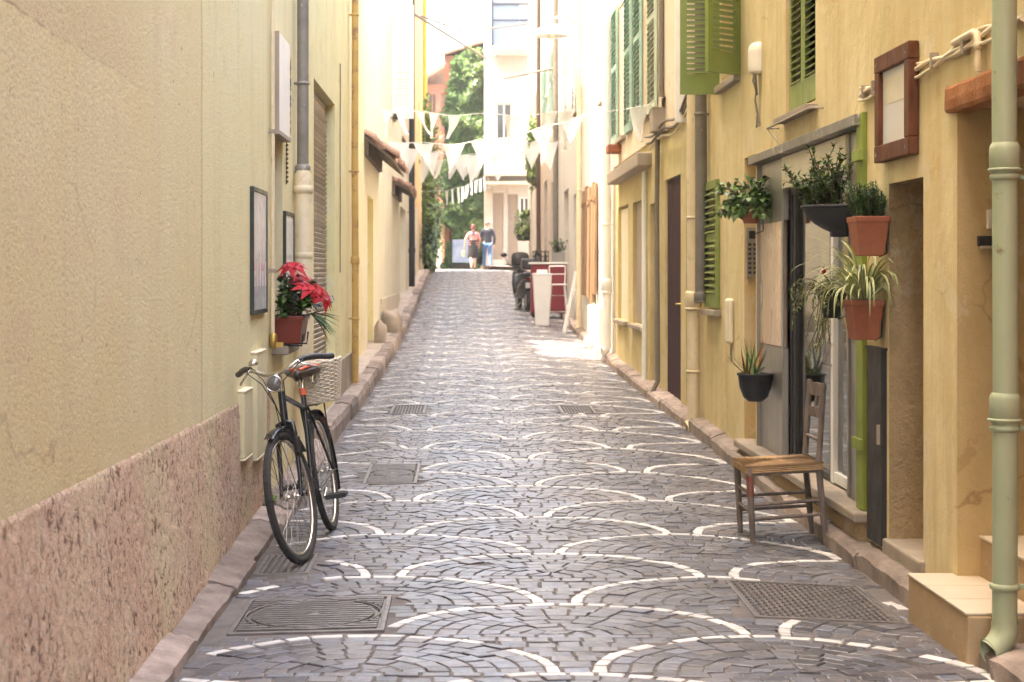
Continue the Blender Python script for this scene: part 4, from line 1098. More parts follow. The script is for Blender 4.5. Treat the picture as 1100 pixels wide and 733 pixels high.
# electric box with loose wires
t = thing('electric_box', 'small white rounded meter box with loose wires between the green shutters', 'meter box', (XR, 11.55, 2.95))
mb = MB(); prof = []
vs = []; fs = []
for z, k in ((2.95,.75),(2.965,.95),(3.0,1),(3.12,1),(3.15,.92),(3.172,.7),(3.18,.4)):
    for j in range(12):
        a = pi*j/11; vs.append((XR-.002-.085*k*sin(a), 11.55-.075*k*cos(a)*1.0, z))
for i in range(6): fs += [(i*12+j, i*12+j+1, (i+1)*12+j+1, (i+1)*12+j) for j in range(11)]
fs += [tuple(range(12)), tuple(range(72,84))]
mb.add(vs, fs, 0, False); mb.build('casing', M['plastic_w'], t, .004)
mb = MB()
for k in range(6):
    a = R(-.05,.05); mb.tube([(XR-.035,11.55+a,2.96),(XR-.05+R(-.02,.02),11.55+a*1.3,2.90),(XR-.03,11.55+a*.5,2.86-R(0,.04)),(XR-.02,11.56+R(-.02,.03),2.80)], .007, 6)
for k in range(3): mb.tube([(XR-.025,11.56,2.86),(XR-.03,11.57+.01*k,2.76),(XR-.012,11.56+.02*k,2.66),(XR-.02,11.55+.04*(k-1),2.60-.02*k),(XR-.01,11.56+.05*(k-1),2.57)], .005, 6)
mb.build('wires', M['cable'], t)
# intercom and covers
t = thing('intercom', 'grey intercom panel with buttons in the recess beside the shopfront', 'intercom', (XR+.1, 12.16, 1.45))
mb = MB(); mb.box(XR+.012, XR+.105, 12.165, 12.198, 1.46, 1.85); mb.build('plate', M['alu'], t, .004)
mb = MB()
for i in range(7):
    for x in (.035,.075): mb.box(XR+x-.012, XR+x+.012, 12.158, 12.164, 1.49+i*.036, 1.51+i*.036)
mb.box(XR+.03, XR+.085, 12.158, 12.164, 1.76, 1.82); mb.build('buttons', M['plastic_b'], t)
t = thing('cable_cover', 'plain cream cable cover on the ochre wall left of the black aloe pot', 'cable cover', (XR, 12.75, .93))
mb = MB(); mb.box(XR-.045, XR, 12.66, 12.86, .93, 1.29); mb.build('cover', M['cream_paint'], t, .02)
mb = MB(); mb.tube([(XR-.012,12.72,.93),(XR-.02,12.7,.87),(XR-.012,12.74,.82),(XR-.01,12.71,.78)], .005, 6); mb.build('wire', M['cable'], t)
# bell push and small shaded lamp in the doorway
t = thing('bell_push', 'cream bell push on the doorway side wall behind the green drainpipe', 'doorbell', (2.26, 6.9, 1.72))
mb = MB(); mb.box(2.275, 2.335, 6.895, 6.918, 1.69, 1.775); mb.build('plate', M['plastic_w'], t, .004)
mb = MB(); mb.box(2.292, 2.318, 6.886, 6.896, 1.715, 1.75); mb.build('button', M['taupe'], t, .003)
t = thing('letter_slot', 'dark letter slot with a cream flap below the bell push', 'letter slot', (2.26, 6.9, 1.61))
mb = MB(); mb.box(2.235, 2.335, 6.89, 6.918, 1.615, 1.66); mb.build('slot', M['plastic_b'], t, .004)
mb = MB(); mb.box(2.24, 2.332, 6.862, 6.892, 1.603, 1.616); mb.build('flap', M['taupe'], t, .002)

# ------------------------------------------------------------------ planters
def root_pot(name, lab, c, cat='potted plant'): return thing(name, lab, cat, c)
def square_pot(t, c, w, d, h, m, taper=.72):
    x, y, z = c
    mb = MB(); mb.frustum((x,y), w*taper, d*taper, w*.96, d*.96, z, z+h*.86)
    mb.frustum((x,y), w, d, w*1.03, d*1.03, z+h*.84, z+h)
    p = mb.build('pot', m, t, .006)
    e = MB(); e.box(x-w*.44, x+w*.44, y-d*.44, y+d*.44, z+h*.99, z+h*1.005); e.build('soil', M['earth'], t)
    return p
def round_pot(t, c, r, h, m, taper=.7):
    mb = MB(); mb.lathe(c, [(0,0),(r*taper,0),(r*taper*1.02,.005),(r*.95,h*.78),(r*1.05,h*.79),(r*1.06,h),(r*.94,h),(r*.92,h*.9),(0,h*.9)], 22)
    p = mb.build('pot', m, t)
    e = MB(); e.lathe((c[0],c[1],c[2]+h*.91), [(r*.93,0),(0,.008)], 18); e.build('soil', M['earth'], t)
def half_bowl(t, c, L, D, h, m, s=-1):
    """half round wall pot: c = middle of its back at the rim, L along the wall"""
    x, y, z = c; vs = []; fs = []; nu, nv = 14, 7
    for j in range(nv+1):
        k = j/nv; sc = sin(pi/2*min(1, k*1.0+.0)**.75) if j else .35
        for i in range(nu+1):
            a = pi*i/nu; vs.append((x + s*D*max(sc,.35)*sin(a), y - L/2*max(sc,.40)*cos(a), z-h+h*k))
    w = nu+1
    for j in range(nv): fs += [(j*w+i, j*w+i+1, (j+1)*w+i+1, (j+1)*w+i) for i in range(nu)] + [(j*w+nu, j*w, (j+1)*w, (j+1)*w+nu)]
    fs.append(tuple(range(w)))
    mb = MB(); mb.add(vs, fs, 0, True)
    rim = [(x + s*(D+.004)*sin(pi*i/nu), y-(L/2+.004)*cos(pi*i/nu), z-.008) for i in range(nu+1)]
    mb.tube(rim, .010, 8); mb.build('pot', m, t)
    e = MB(); e.add([(x + s*D*.96*sin(pi*i/nu), y-L/2*.96*cos(pi*i/nu), z-.012) for i in range(nu+1)], [tuple(range(nu+1))]); e.build('soil', M['earth'], t)
def hook(t, c, m=None):
    mb = MB(); x, y, z = c; mb.tube([(XR,y,z+.02),(x,y,z+.02)], .006, 6); mb.tube([(XR-.002,y,z+.03),(XR-.002,y,z-.10),(x+.03,y,z-.12)], .005, 6); mb.build('hook', m or M['dkmetal'], t)
def sprig(mb, sm, p, d, L, n, lw, ll, spread=1.0, sag=.1, m=0):
    """a stem with leaves along it"""
    p = V(p); d = V(d).normalized(); q = p.copy(); pts = [q.copy()]
    for i in range(n):
        d = (d + V((R(-.16,.16), R(-.16,.16), -sag*i/n + R(-.05,.05)))).normalized(); q = q + d*L/n; pts.append(q.copy())
        for k in range(2):
            a = R(0, 2*pi); s = d.orthogonal().normalized(); s.rotate(Matrix.Rotation(a, 3, d))
            mb.leaf(q, (s*spread + d*R(.2,.8)), V((0,0,1)) + V((R(-.3,.3),R(-.3,.3),0)), ll*R(.7,1.2), lw*R(.8,1.2), m, None, .2)
    mb.leaf(q, d, (0,0,1), ll, lw, m)
    sm.tube(pts, [.003]*len(pts), 5)
# a: broad-leaved herb
def plant_parts(t, mb, sm, m):
    mb.build('foliage', m, t, recalc=False); sm.build('stems', M['stem'], t)
c = (2.06, 11.42, 1.855); t = root_pot('potted_herb', 'leafy green herb in a small terracotta pot left of the shopfront, high on the wall', c)
round_pot(t, c, .072, .125, M['terra']); hook(t, (2.06,11.42,1.9))
mb, sm = MB(), MB()
for k in range(70):
    a, e = R(0,2*pi), R(-.25,1.2); sprig(mb, sm, (c[0]+.03*cos(a), c[1]+.03*sin(a), c[2]+.115), (cos(a)*cos(e), sin(a)*cos(e), sin(e)+.15), R(.10,.25), 5, .042, .072, 1.0, .4)
plant_parts(t, mb, sm, M['leaf'])
# b: upright small-leaved herb in the black half bowl
c = (XR-.02, 8.86, 1.875); t = root_pot('potted_shrub', 'tall small-leaved shrub in a black half-round wall bowl over the shop door', c)
half_bowl(t, c, .34, .24, .175, M['plastic_g'])
mb, sm = MB(), MB()
for k in range(42):
    sprig(mb, sm, (c[0]-R(.03,.19), c[1]+R(-.12,.13), c[2]-.01), (R(-.3,.2), R(-.25,.35), 1), R(.14,.36), 12, .020, .042, 1.0, .02)
for k in range(18):
    sprig(mb, sm, (c[0]-R(.05,.2), c[1]+R(-.02,.16), c[2]-.01), (R(-.6,0), R(-.2,.7), .8), R(.12,.28), 9, .020, .040, 1.0, .1)
plant_parts(t, mb, sm, M['leaf_dk'])
# c: rosemary in the terracotta box
c = (2.055, 8.07, 1.585); t = root_pot('potted_rosemary', 'bushy rosemary in a tapered terracotta wall pot beside the wooden frame', c)
square_pot(t, c, .175, .20, .20, M['terra']); hook(t, (2.08,8.07,1.7))
mb, sm = MB(), MB()
for k in range(95):
    a = R(0,2*pi); p = V((c[0]+R(-.07,.07), c[1]+R(-.08,.08), c[2]+.19)); d = V((R(-.55,.3), R(-.5,.75), 1)).normalized(); L = R(.08,.19); q = p.copy(); pts = [p.copy()]
    for i in range(11):
        d = (d + V((R(-.08,.08),R(-.08,.08),.03))).normalized(); q = q + d*L/11; pts.append(q.copy())
        for j in range(4):
            s = d.orthogonal().normalized(); s.rotate(Matrix.Rotation(R(0,2*pi), 3, d)); mb.leaf(q, s*.7+d*.7, (0,0,1), R(.022,.038), .006, 0, None, .1)
    sm.tube(pts, .002, 4)
plant_parts(t, mb, sm, M['leaf_grey'])
# d: small black pot with a spiky plant and trailing stems
c = (2.055, 8.88, 1.245); t = root_pot('potted_succulent', 'small charcoal pot with a red bud and thin trailing stems beside the spider plant', c)
round_pot(t, c, .085, .165, M['plastic_g'], .55); hook(t, (2.06,8.88,1.36))
mb, sm = MB(), MB()
for k in range(9):
    a = R(0,2*pi); mb.leaf((c[0],c[1],c[2]+.15), (cos(a)*.6-.2, sin(a)*.6+.2, R(.4,1)), (0,0,1), R(.10,.20), .014, 0, None, .15)
for k in range(22): sprig(mb, sm, (c[0]-R(.0,.07), c[1]+R(-.09,.05), c[2]+.15), (R(-.5,.1), R(-.6,.1), R(-.1,.5)), R(.16,.34), 9, .008, .028, .8, .75)
for k in range(10): sprig(mb, sm, (c[0]-R(.02,.07), c[1]+R(-.09,.05), c[2]+.02), (R(-.3,.1), R(-.5,.0), -.6), R(.15,.30), 9, .008, .026, .9, .1)
plant_parts(t, mb, sm, M['leaf_lt'])
mb = MB()
for k in range(5): a = 2*pi*k/5; mb.leaf((c[0]-.03,c[1]+.06,c[2]+.24), (cos(a)*.3,sin(a)*.3,1), (cos(a),sin(a),0), .05, .02)
mb.build('bud', M['redleaf'], t, recalc=False)
# e: spider plant
c = (2.052, 8.16, 1.155); t = root_pot('spider_plant', 'striped spider plant arching out of a square terracotta pot', c)
square_pot(t, c, .17, .19, .205, M['terra']); hook(t, (2.08,8.16,1.27))
mb = MB()
for k in range(95):
    a = R(0,2*pi); ln = R(.22,.50)
    d = V((cos(a)*.8-.25, sin(a), 0)); d.normalize()
    p = V((c[0]+.03*cos(a), c[1]+.03*sin(a), c[2]+.19)); pts = []; ws = []
    ang = R(.75,1.5); cur = p.copy(); bend = R(.10,.34)
    for i in range(14):
        f = i/13; pts.append(cur.copy()); ws.append(.0165*(1-f**2.4)*min(1, .5+f*3)+.0012)
        st = ln/13; cur = cur + (d*cos(ang) + V((0,0,1))*sin(ang))*st; ang -= bend*(.35+1.3*f)
        ang = max(ang, -1.5)
        if cur.x > XR-.012: cur.x = XR-.012
    mb.blade(pts, ws, V((-d.y, d.x, 0)), (1,0,1))
mb.build('foliage', [M['leaf_lt'], M['stripe']], t, recalc=False)
# f: aloe in the black bowl on the shop panel
c = (2.06, 11.25, .585); t = root_pot('potted_aloe', 'pointed red-tipped succulent in a round black wall pot low on the grey panel', c)
mb = MB(); mb.lathe(c, [(0,0),(.05,0),(.085,.03),(.112,.10),(.122,.185),(.130,.185),(.131,.20),(.115,.20),(.108,.17),(0,.17)], 22); mb.build('pot', M['plastic_g'], t)
e = MB(); e.lathe((c[0],c[1],c[2]+.172), [(.112,0),(0,.008)], 18); e.build('soil', M['earth'], t)
hook(t, (2.08,11.25,.72)); hd = MB(); hd.tube([(c[0]-.0,c[1]-.128,c[2]+.17),(c[0]-.01,c[1]-.14,c[2]+.22),(c[0]+.04,c[1]-.13,c[2]+.25)], .005, 6); hd.build('handle', M['plastic_g'], t)
mg, mr = MB(), MB()
for k in range(20):
    a = R(0,2*pi); d = V((cos(a)*R(.2,.75)-.1, sin(a)*R(.2,.75), R(.6,1))).normalized(); L = R(.18,.33); p = V((c[0]+R(-.06,.05), c[1]+R(-.07,.07), c[2]+.165))
    s = d.cross(V((0,0,1))); s = s.normalized() if s.length > .01 else V((1,0,0)); pts = [p + d*L*f + V((0,0,-.03*f*f)) for f in (0,.3,.6,.8)]
    (mr if k % 3 == 0 else mg).blade(pts+[p+d*L], [.017,.018,.013,.008,.001], s)
mg.build('foliage', M['leaf'], t, recalc=False); mr.build('red_leaves', M['redtip'], t, recalc=False)

# left: red pot with poinsettia and lavender
c = (-1.165, 10.55, 1.035); t = root_pot('potted_poinsettia', 'scarlet poinsettia with lavender in a red window pot on the left wall', c)
x, y, z = c
mb = MB(); mb.frustum((x,y), .155, .34, .20, .42, z, z+.165); mb.frustum((x,y), .21, .43, .222, .445, z+.15, z+.18); mb.build('pot', M['terra_red'], t, .006)
e = MB(); e.box(x-.095, x+.095, y-.2, y+.2, z+.176, z+.184); e.build('soil', M['earth'], t)
mb, sm = MB(), MB(); mr = MB(); ml = MB()
for k in range(34):
    sprig(mb, sm, (x+R(-.08,.08), y+R(-.18,.18), z+.18), (R(-.2,.5), R(-.3,.3), R(.5,1)), R(.10,.24), 5, .05, .075, 1.0, .15)
heads = [(x+.03,y-.12,z+.50,-.15),(x+.115,y+.0,z+.40,.2),(x+.19,y+.08,z+.33,.5),(x+.05,y+.1,z+.42,.1),(x+.22,y-.1,z+.30,.7),(x+.13,y-.16,z+.36,.35)]
for hx, hy, hz, tl in heads:
    ax = V((tl+.15, -.35, .8)).normalized(); s1 = ax.orthogonal().normalized(); s2 = ax.cross(s1)
    for ring, (L, W, lift, cnt) in enumerate(((.125,.058,.0,8),(.085,.042,.35,6))):
        for j in range(cnt):
            a = 2*pi*j/cnt + ring*.4 + R(-.15,.15); mr.leaf((hx,hy,hz), (s1*cos(a)+s2*sin(a))+ax*lift, ax, L*R(.85,1.1), W*R(.9,1.15), 0, None, .3)
    sm.tube([(x+.02, y+(hy-y)*.4, z+.17), (lerp(x,hx,.6), lerp(y,hy,.7), z+.17+(hz-z-.17)*.6), (hx,hy,hz-.005)], .004, 5)
mr.build('bracts', M['redleaf'], t, recalc=False)
for k in range(26):
    p = V((x+R(-.09,.06), y+R(-.2,.12), z+.18)); d = V((R(-.25,.35),R(-.5,.1),1)).normalized(); L = R(.08,.20); sm.tube([p,p+d*L], .002, 4)
    for j in range(7):
        q = p+d*L*(.55+.45*j/6); a = R(0,2*pi); ml.leaf(q, (cos(a),sin(a),.5), (0,0,1), .016, .010)
for k in range(7):
    p = V((x+.08, y-.05+R(-.1,.1), z+.19)); d = V((.8,R(-.1,.4),R(.0,.35))).normalized()
    for j in range(10): q = p+d*(.05+.018*j)+V((0,0,.004*j)); a = R(0,2*pi); ml.leaf(q, (cos(a)*.5+.4,sin(a)*.6,.5), (0,0,1), .022, .010)
ml.build('lavender_flowers', M['lav'], t, recalc=False)
for k in range(26):
    p = V((x+R(-.10,.02), y-.2+R(-.02,.1), z+.175)); mb.leaf(p, (R(-.3,.5),-1,R(0,.9)), (0,0,1), R(.03,.06), .02)
plant_parts(t, mb, sm, M['leaf_dk'])
mb = MB()
for k in range(16):
    p = V((x+.10, y+R(-.14,.1), z+.17)); d = V((R(.1,.55), R(-.3,.3), R(-1.0,.15))).normalized()
    mb.blade([p, p+V((.04,0,.02)), p+V((.05,0,0))+d*.10, p+V((.05,0,-.03))+d*.19], [.01,.026,.028,.003], d.cross(V((0,0,1))))
mb.build('hanging_leaves', mat('bright_fern_leaf', (.035,.13,.02), .5, (.05,.18,.03), .2, 9, tint=.4), t, recalc=False)
mb = MB(); mb.tube([(XL,10.4,1.02),(x+.09,10.4,1.02),(x+.1,10.4,1.1)], .007, 6); mb.tube([(XL,10.72,1.02),(x+.09,10.72,1.02),(x+.1,10.72,1.1)], .007, 6); mb.build('bracket', M['dkmetal'], t)
# ------------------------------------------------------------------ bicycle (x forward, y to its left, z up)
hd = math.atan2(-1.0, -.065)
BK = thing('bicycle', 'black upright bicycle with a wicker basket, leaning on the cream wall', 'bicycle', (-.775, 9.28, road_z(-.775, 9.28)), (radians(9.5), 0, hd))
RW = .345
def arc_pts(c, r, a0, a1, n, plane='xz'):
    return [V((c[0]+r*cos(lerp(a0,a1,i/n)), c[1], c[2]+r*sin(lerp(a0,a1,i/n)))) for i in range(n+1)]
def wheel(parent, c, T=None):
    T = T or (lambda p: V(p))
    c = V(c); N = 56
    ring = [V((cos(2*pi*i/N), 0, sin(2*pi*i/N))) for i in range(N)]
    def torus(mb, r, tr, squash=1, n=10, m=0):
        vs = []; fs = []
        for i in range(N):
            d = ring[i]
            for j in range(n):
                t = 2*pi*j/n; vs.append(T(c + d*(r + tr*cos(t)*squash) + V((0, tr*sin(t), 0))))
        for i in range(N):
            for j in range(n): fs.append((i*n+j, i*n+(j+1) % n, ((i+1) % N)*n+(j+1) % n, ((i+1) % N)*n+j))
        mb.add(vs, fs, m, True)
    mb = MB(); torus(mb, RW-.019, .019)
    for i in range(0, N*2): # tread blocks
        a = 2*pi*i/(N*2); d = V((cos(a),0,sin(a))); tt = V((-sin(a),0,cos(a)))
        for s in (-1,1): mb.obox(T(c+d*(RW-.0005)+V((0,.007*s,0))), (T(c+tt)-T(c))*.0055, (T(c+V((0,1,0)))-T(c))*.005, (T(c+d)-T(c))*.0012)
    w = mb.build('wheel', M['rubber'], parent, local=True)
    mb = MB(); torus(mb, RW-.047, .012, .8, 8); mb.build('rim', M['chrome'], w, local=True)
    mb = MB()
    for i in range(32):
        a = 2*pi*i/32; s = 1 if i % 2 else -1; b = a + (.55 if (i//2) % 2 else -.55)
        mb.tube([T(c+V((.019*cos(b),.022*s,.019*sin(b)))), T(c+V(((RW-.055)*cos(a),0,(RW-.055)*sin(a))))], .0013, 5)
    mb.build('spokes', M['chrome'], w, local=True)
    mb = MB(); mb.tube([T(c+V((0,y,0))) for y in (-.055,-.03,-.029,-.021,-.02,.02,.021,.029,.03,.055)], [.008,.008,.022,.022,.012,.012,.022,.022,.008,.008], 12); mb.build('hub', M['chrome'], w, local=True)
    return w
rear = V((0,0,RW)); front = V((1.06,0,RW)); bb = V((.44,0,.29)); seatc = V((.255,0,.82)); hb0, hb1 = V((.925,0,.725)), V((.885,0,.885))
sax = (hb1-hb0).normalized()                      # steering axis
steer = radians(9)
S = Matrix.Translation(hb0) @ Matrix.Rotation(-steer, 4, sax) @ Matrix.Translation(-hb0)
TS = lambda p: S @ V(p)
wheel(BK, rear); wheel(BK, front, TS)
mb = MB()
mb.tube([bb, seatc], .0155, 12); mb.tube([hb0, hb1], .020, 12); mb.tube([seatc-V((-.03,0,.075)), hb1-sax*.02], .0145, 12); mb.tube([bb, hb0+sax*.03], .0165, 12)
for s in (-1,1):
    mb.tube([bb+V((-.02,.03*s,0)), rear+V((.02,.058*s,0)), rear+V((0,.058*s,0))], .009, 8); mb.tube([seatc+V((.03,.02*s,-.07)), rear+V((.0,.058*s,0))], .008, 8)
mb.tube([bb+V((0,-.04,0)), bb+V((0,.04,0))], .023, 12)
mb.build('frame', M['black'], BK, local=True)
mb = MB()
for s in (-1,1): mb.tube([TS(hb0+V((0,.0*s,0))), TS(hb0-sax*.012+V((0,.040*s,0))), TS(hb0-sax*.07+V((.0,.048*s,0))), TS(V((1.0,.052*s,RW+.12))), TS(V((1.035,.054*s,RW+.04))), TS(front+V((0,.055*s,0)))], [.017,.016,.0145,.012,.010,.009], 10)
mb.build('fork', M['black'], BK, local=True)
# mudguards
def guard(name, c, a0, a1, T=None):
    T = T or (lambda p: V(p)); vs = []; fs = []; n = 30
    for i in range(n+1):
        a = lerp(a0, a1, i/n)
        for j in range(7):
            t = lerp(-1.2, 1.2, j/6); rr = RW+.012+.012*cos(t); vs.append(T(V((c[0]+rr*cos(a), .030*sin(t), c[2]+rr*sin(a)))))
    fs = [(i*7+j, i*7+j+1, (i+1)*7+j+1, (i+1)*7+j) for i in range(n) for j in range(6)]
    g = MB(); g.add(vs, fs, 0, True)
    for s in (-1,1):
        a = lerp(a0, a1, .86); g.tube([T(V((c[0],.05*s,c[2]))), T(V((c[0]+(RW+.02)*cos(a),.03*s,c[2]+(RW+.02)*sin(a))))], .0022, 5)
    g.build(name, M['black'], BK, local=True, recalc=False)
guard('mudguard', rear, radians(62), radians(205)); guard('mudguard', front, radians(148), radians(64), TS)
# handlebar: stem, swept bar, grips, brake levers, cables
top = hb1 + sax*.085
mb = MB(); mb.tube([TS(hb1), TS(top), TS(top+V((.045,0,.012)))], [.0125,.0125,.012], 10)
bar = []
for f in [i/20*2-1 for i in range(21)]:
    a = abs(f); y = .274*f; x = .055 + .03*(1-a) - .20*max(0,a-.35)**1.35*1.6; z = .02 + .05*sstep((a-.1)/.5) - .02*sstep((a-.7)/.3)
    bar.append(TS(top+V((x,y,z))))
mb.tube(bar, .0112, 10); hbar = mb.build('handlebar', M['chrome'], BK, local=True)
for i0, i1, s in ((0,5,-1),(15,20,1)):
    g = MB(); seg = bar[i0:i1+1]; g.tube(seg, .0165, 12); gp = g.build('grip', M['plastic_b'], hbar, local=True)
    l = MB(); e = bar[5] if s < 0 else bar[15]; o = bar[1] if s < 0 else bar[19]
    l.tube([e, lerp(e, o, .1)+V((.045,0,-.012)), lerp(e, o, .5)+V((.06,0,-.035)), lerp(e, o, .95)+V((.05,0,-.06))], [.007,.006,.006,.007], 8); l.build('brake_lever', M['chrome'], hbar, local=True)
b = MB(); bc = bar[5]+V((-.005,.02,.032)); b.lathe(bc, [(0,.022),(.016,.018),(.025,.006),(.027,-.006),(.02,-.012),(0,-.012)], 14); b.build('bell', M['chrome'], hbar, local=True)
mb = MB()
for s, k in ((-1,4),(1,16)):
    e = bar[k]; mb.tube([e, e+V((.10,-.02*s,-.02)), TS(hb1+V((.10,.06*s,.06))), TS(hb1+V((.05,.03*s,-.06))), TS(hb0+V((.05,.01*s,-.04)))], .0032, 6)
e = bar[6]; mb.tube([e, e+V((.09,.06,-.05)), TS(hb1+V((.05,-.03,-.05))), hb0+V((-.03,-.02,.02)), bb+V((.1,-.02,.1))], .0032, 6)
mb.build('brake_cable', M['plastic_b'], BK, local=True)
# headlight
mb = MB(); Mx = Matrix.Rotation(pi/2, 3, 'Y'); hl = TS(hb1+sax*.055+V((.085,0,0)))
mb.lathe(hl, [(0,-.055),(.018,-.052),(.034,-.03),(.042,0),(.046,.02),(.046,.027),(.041,.030),(.037,.025)], 20, M=Mx); mb.tube([TS(hb1+sax*.03), hl+V((-.03,0,-.02))], .006, 6)
h = mb.build('headlight', M['chrome'], BK, local=True)
l = MB(); l.lathe(hl, [(.037,.026),(.026,.034),(0,.038)], 20, M=Mx); l.build('lens', mat('ribbed_lens', (.13,.125,.115), .08, None, .1, 40, spec=.8), h, local=True)
# seat post, red band, saddle with an orange stripe
mb = MB(); mb.tube([seatc, seatc+(seatc-bb).normalized()*.10], .0125, 10); mb.build('seat_post', M['chrome'], BK, local=True)
mb = MB(); mb.tube([seatc-(seatc-bb).normalized()*.005, seatc+(seatc-bb).normalized()*.035], .019, 12); mb.build('seat_clamp', M['orange_pl'], BK, local=True)
sc = V((.20,0,.945)); vs = []; fs = []; n = 16
prof = [(-.13,.06,-.005),(-.125,.10,.008),(-.07,.112,.012),(0,.085,.006),(.06,.048,.0),(.12,.028,.0),(.155,.022,-.004),(.165,.012,-.012)]
for (x, w, z) in prof:
    for j in range(n):
        t = 2*pi*j/n; yy, zz = w*cos(t), sin(t)
        vs.append(sc+V((x, yy, z + (.022*zz if zz > 0 else .045*zz*(.5+.5*abs(cos(t)))))))
for i in range(len(prof)-1): fs += [(i*n+j, i*n+(j+1) % n, (i+1)*n+(j+1) % n, (i+1)*n+j) for j in range(n)]
fs += [tuple(range(n)), tuple(range((len(prof)-1)*n, len(prof)*n))]
mb = MB(); mb.add(vs, fs, 0, True); sd = mb.build('saddle', mat('dark_brown_leather', (.025,.014,.010), .45, (.05,.03,.02), .2, 12), BK, local=True)
mb = MB(); mb.tube([sc+V((.125,.012,.020)), sc+V((.05,.034,.027)), sc+V((-.03,.070,.030)), sc+V((-.09,.088,.024))], .009, 8); mb.tube([sc+V((.125,-.012,.020)), sc+V((.05,-.034,.027)), sc+V((-.03,-.070,.028))], .008, 8); mb.build('stripe', M['orange_pl'], sd, local=True)
for s in (-1,1): mb = MB(); mb.lathe(sc+V((-.08,.045*s,-.075)), [(.018,0),(.022,.012),(.018,.024),(.022,.036),(.018,.05)], 12); mb.build('spring', M['chrome'], sd, local=True)
# carrier and basket
mb = MB()
for s in (-1,1):
    mb.tube([V((.17,.05*s,.745)), V((-.16,.055*s,.745)), V((-.19,.04*s,.745))], .005, 8); mb.tube([V((0,.06*s,RW)), V((-.08,.055*s,.745))], .0045, 8)
for x in (.1,.0,-.1): mb.tube([V((x,-.055,.745)), V((x,.055,.745))], .004, 8)
mb.build('carrier', M['black'], BK, local=True)
bk = MB(); cx, cz = -.075, .752; N = 52; H = .225
def ring_pt(f, a, off=0):
    w, d = lerp(.145,.185,f)+off, lerp(.105,.150,f)+off
    ca, sa = cos(a), sin(a); k = (abs(ca)**4+abs(sa)**4)**-.25
    return V((cx + w*ca*k*.93, .045+d*sa*k*.93, cz + H*f))
rows = 21
for r in range(rows):
    f = r/(rows-1)
    pts = [ring_pt(f, 2*pi*i/N, .006*(1 if (i//2+r) % 2 else -1)) for i in range(N)]
    bk.tube(pts, .0058, 5, True)
for i in range(0, N, 2): bk.tube([ring_pt(f/6, 2*pi*(i+.5)/N) for f in range(7)], .0045, 5)
for k in range(3): bk.tube([ring_pt(1, 2*pi*i/N + k, .003)+V((0,0,.006+.006*sin(i*1.7+k*2))) for i in range(N)], .007, 6, True)
bk.add([ring_pt(0, 2*pi*i/N) for i in range(N)], [tuple(range(N))])
bsk = bk.build('basket', M['wicker'], BK, local=True)
# drivetrain on the right side (y negative), pedals both sides
mb = MB(); mb.lathe(bb+V((0,-.05,0)), [(.02,0),(.085,0),(.088,.003),(.085,.005),(.02,.005)], 32, M=Matrix.Rotation(pi/2,3,'X')); mb.tube([bb+V((0,-.08,0)), bb+V((0,.08,0))], .008, 10)
ca = radians(-8); cr = .17
for s in (-1,1):
    d = V((cos(ca)*s, 0, sin(ca)*s)) * (1)
    mb.tube([bb+V((0,.075*s,0)), bb+V((0,.085*s,0))+d*cr], [.011,.009], 8)
ck = mb.build('crankset', M['chrome'], BK, local=True)
for s in (-1,1):
    d = V((cos(ca)*s, 0, sin(ca)*s)); p = bb+V((0,.085*s,0))+d*cr
    mb = MB(); mb.tube([p, p+V((0,.12*s,0))], .006, 8)
    for dx in (-.032,.032): mb.obox(p+V((dx,.07*s,0)), (.013,0,0), (0,.055,0), (0,0,.013))
    mb.obox(p+V((0,.016*s,0)), (.04,0,0), (0,.005,0), (0,0,.010)); mb.obox(p+V((0,.124*s,0)), (.04,0,0), (0,.005,0), (0,0,.010))
    mb.build('pedal', M['plastic_b'], ck, .003, True)
g = MB(); g.obox((bb+rear)/2+V((.0,-.064,.035)), (.27,0,-.035), (0,.004,0), (0.004,0,.05)); g.tube([rear+V((.03,-.064,.04)), bb+V((.08,-.064,.075))], .006, 6); g.build('chain_guard', M['black'], BK, .004, True)
lt = MB(); lt.box(-.21,-.195,-.02,.02,.60,.64); lt.build('reflector', M['redleaf'], BK, .003, True)
dy = MB(); dy.tube([TS(V((1.0,.07,RW+.22))), TS(V((1.0,.07,RW+.30)))], [.02,.02], 10); dy.tube([TS(V((1.0,.07,RW+.30))), TS(V((1.0,.062,RW+.33)))], [.01,.01], 8); dy.build('dynamo', M['dkmetal'], BK, local=True)

# ------------------------------------------------------------------ chair (x forward, away from the wall)
zc = road_z(1.79, 9.05)
CH = thing('wooden_chair', 'old grey wooden chair with a rush seat in front of the shop', 'chair', (1.808, 9.06, zc-.005), (0, radians(3.0), radians(180+1)))
CH.scale = (.92, 1, 1)
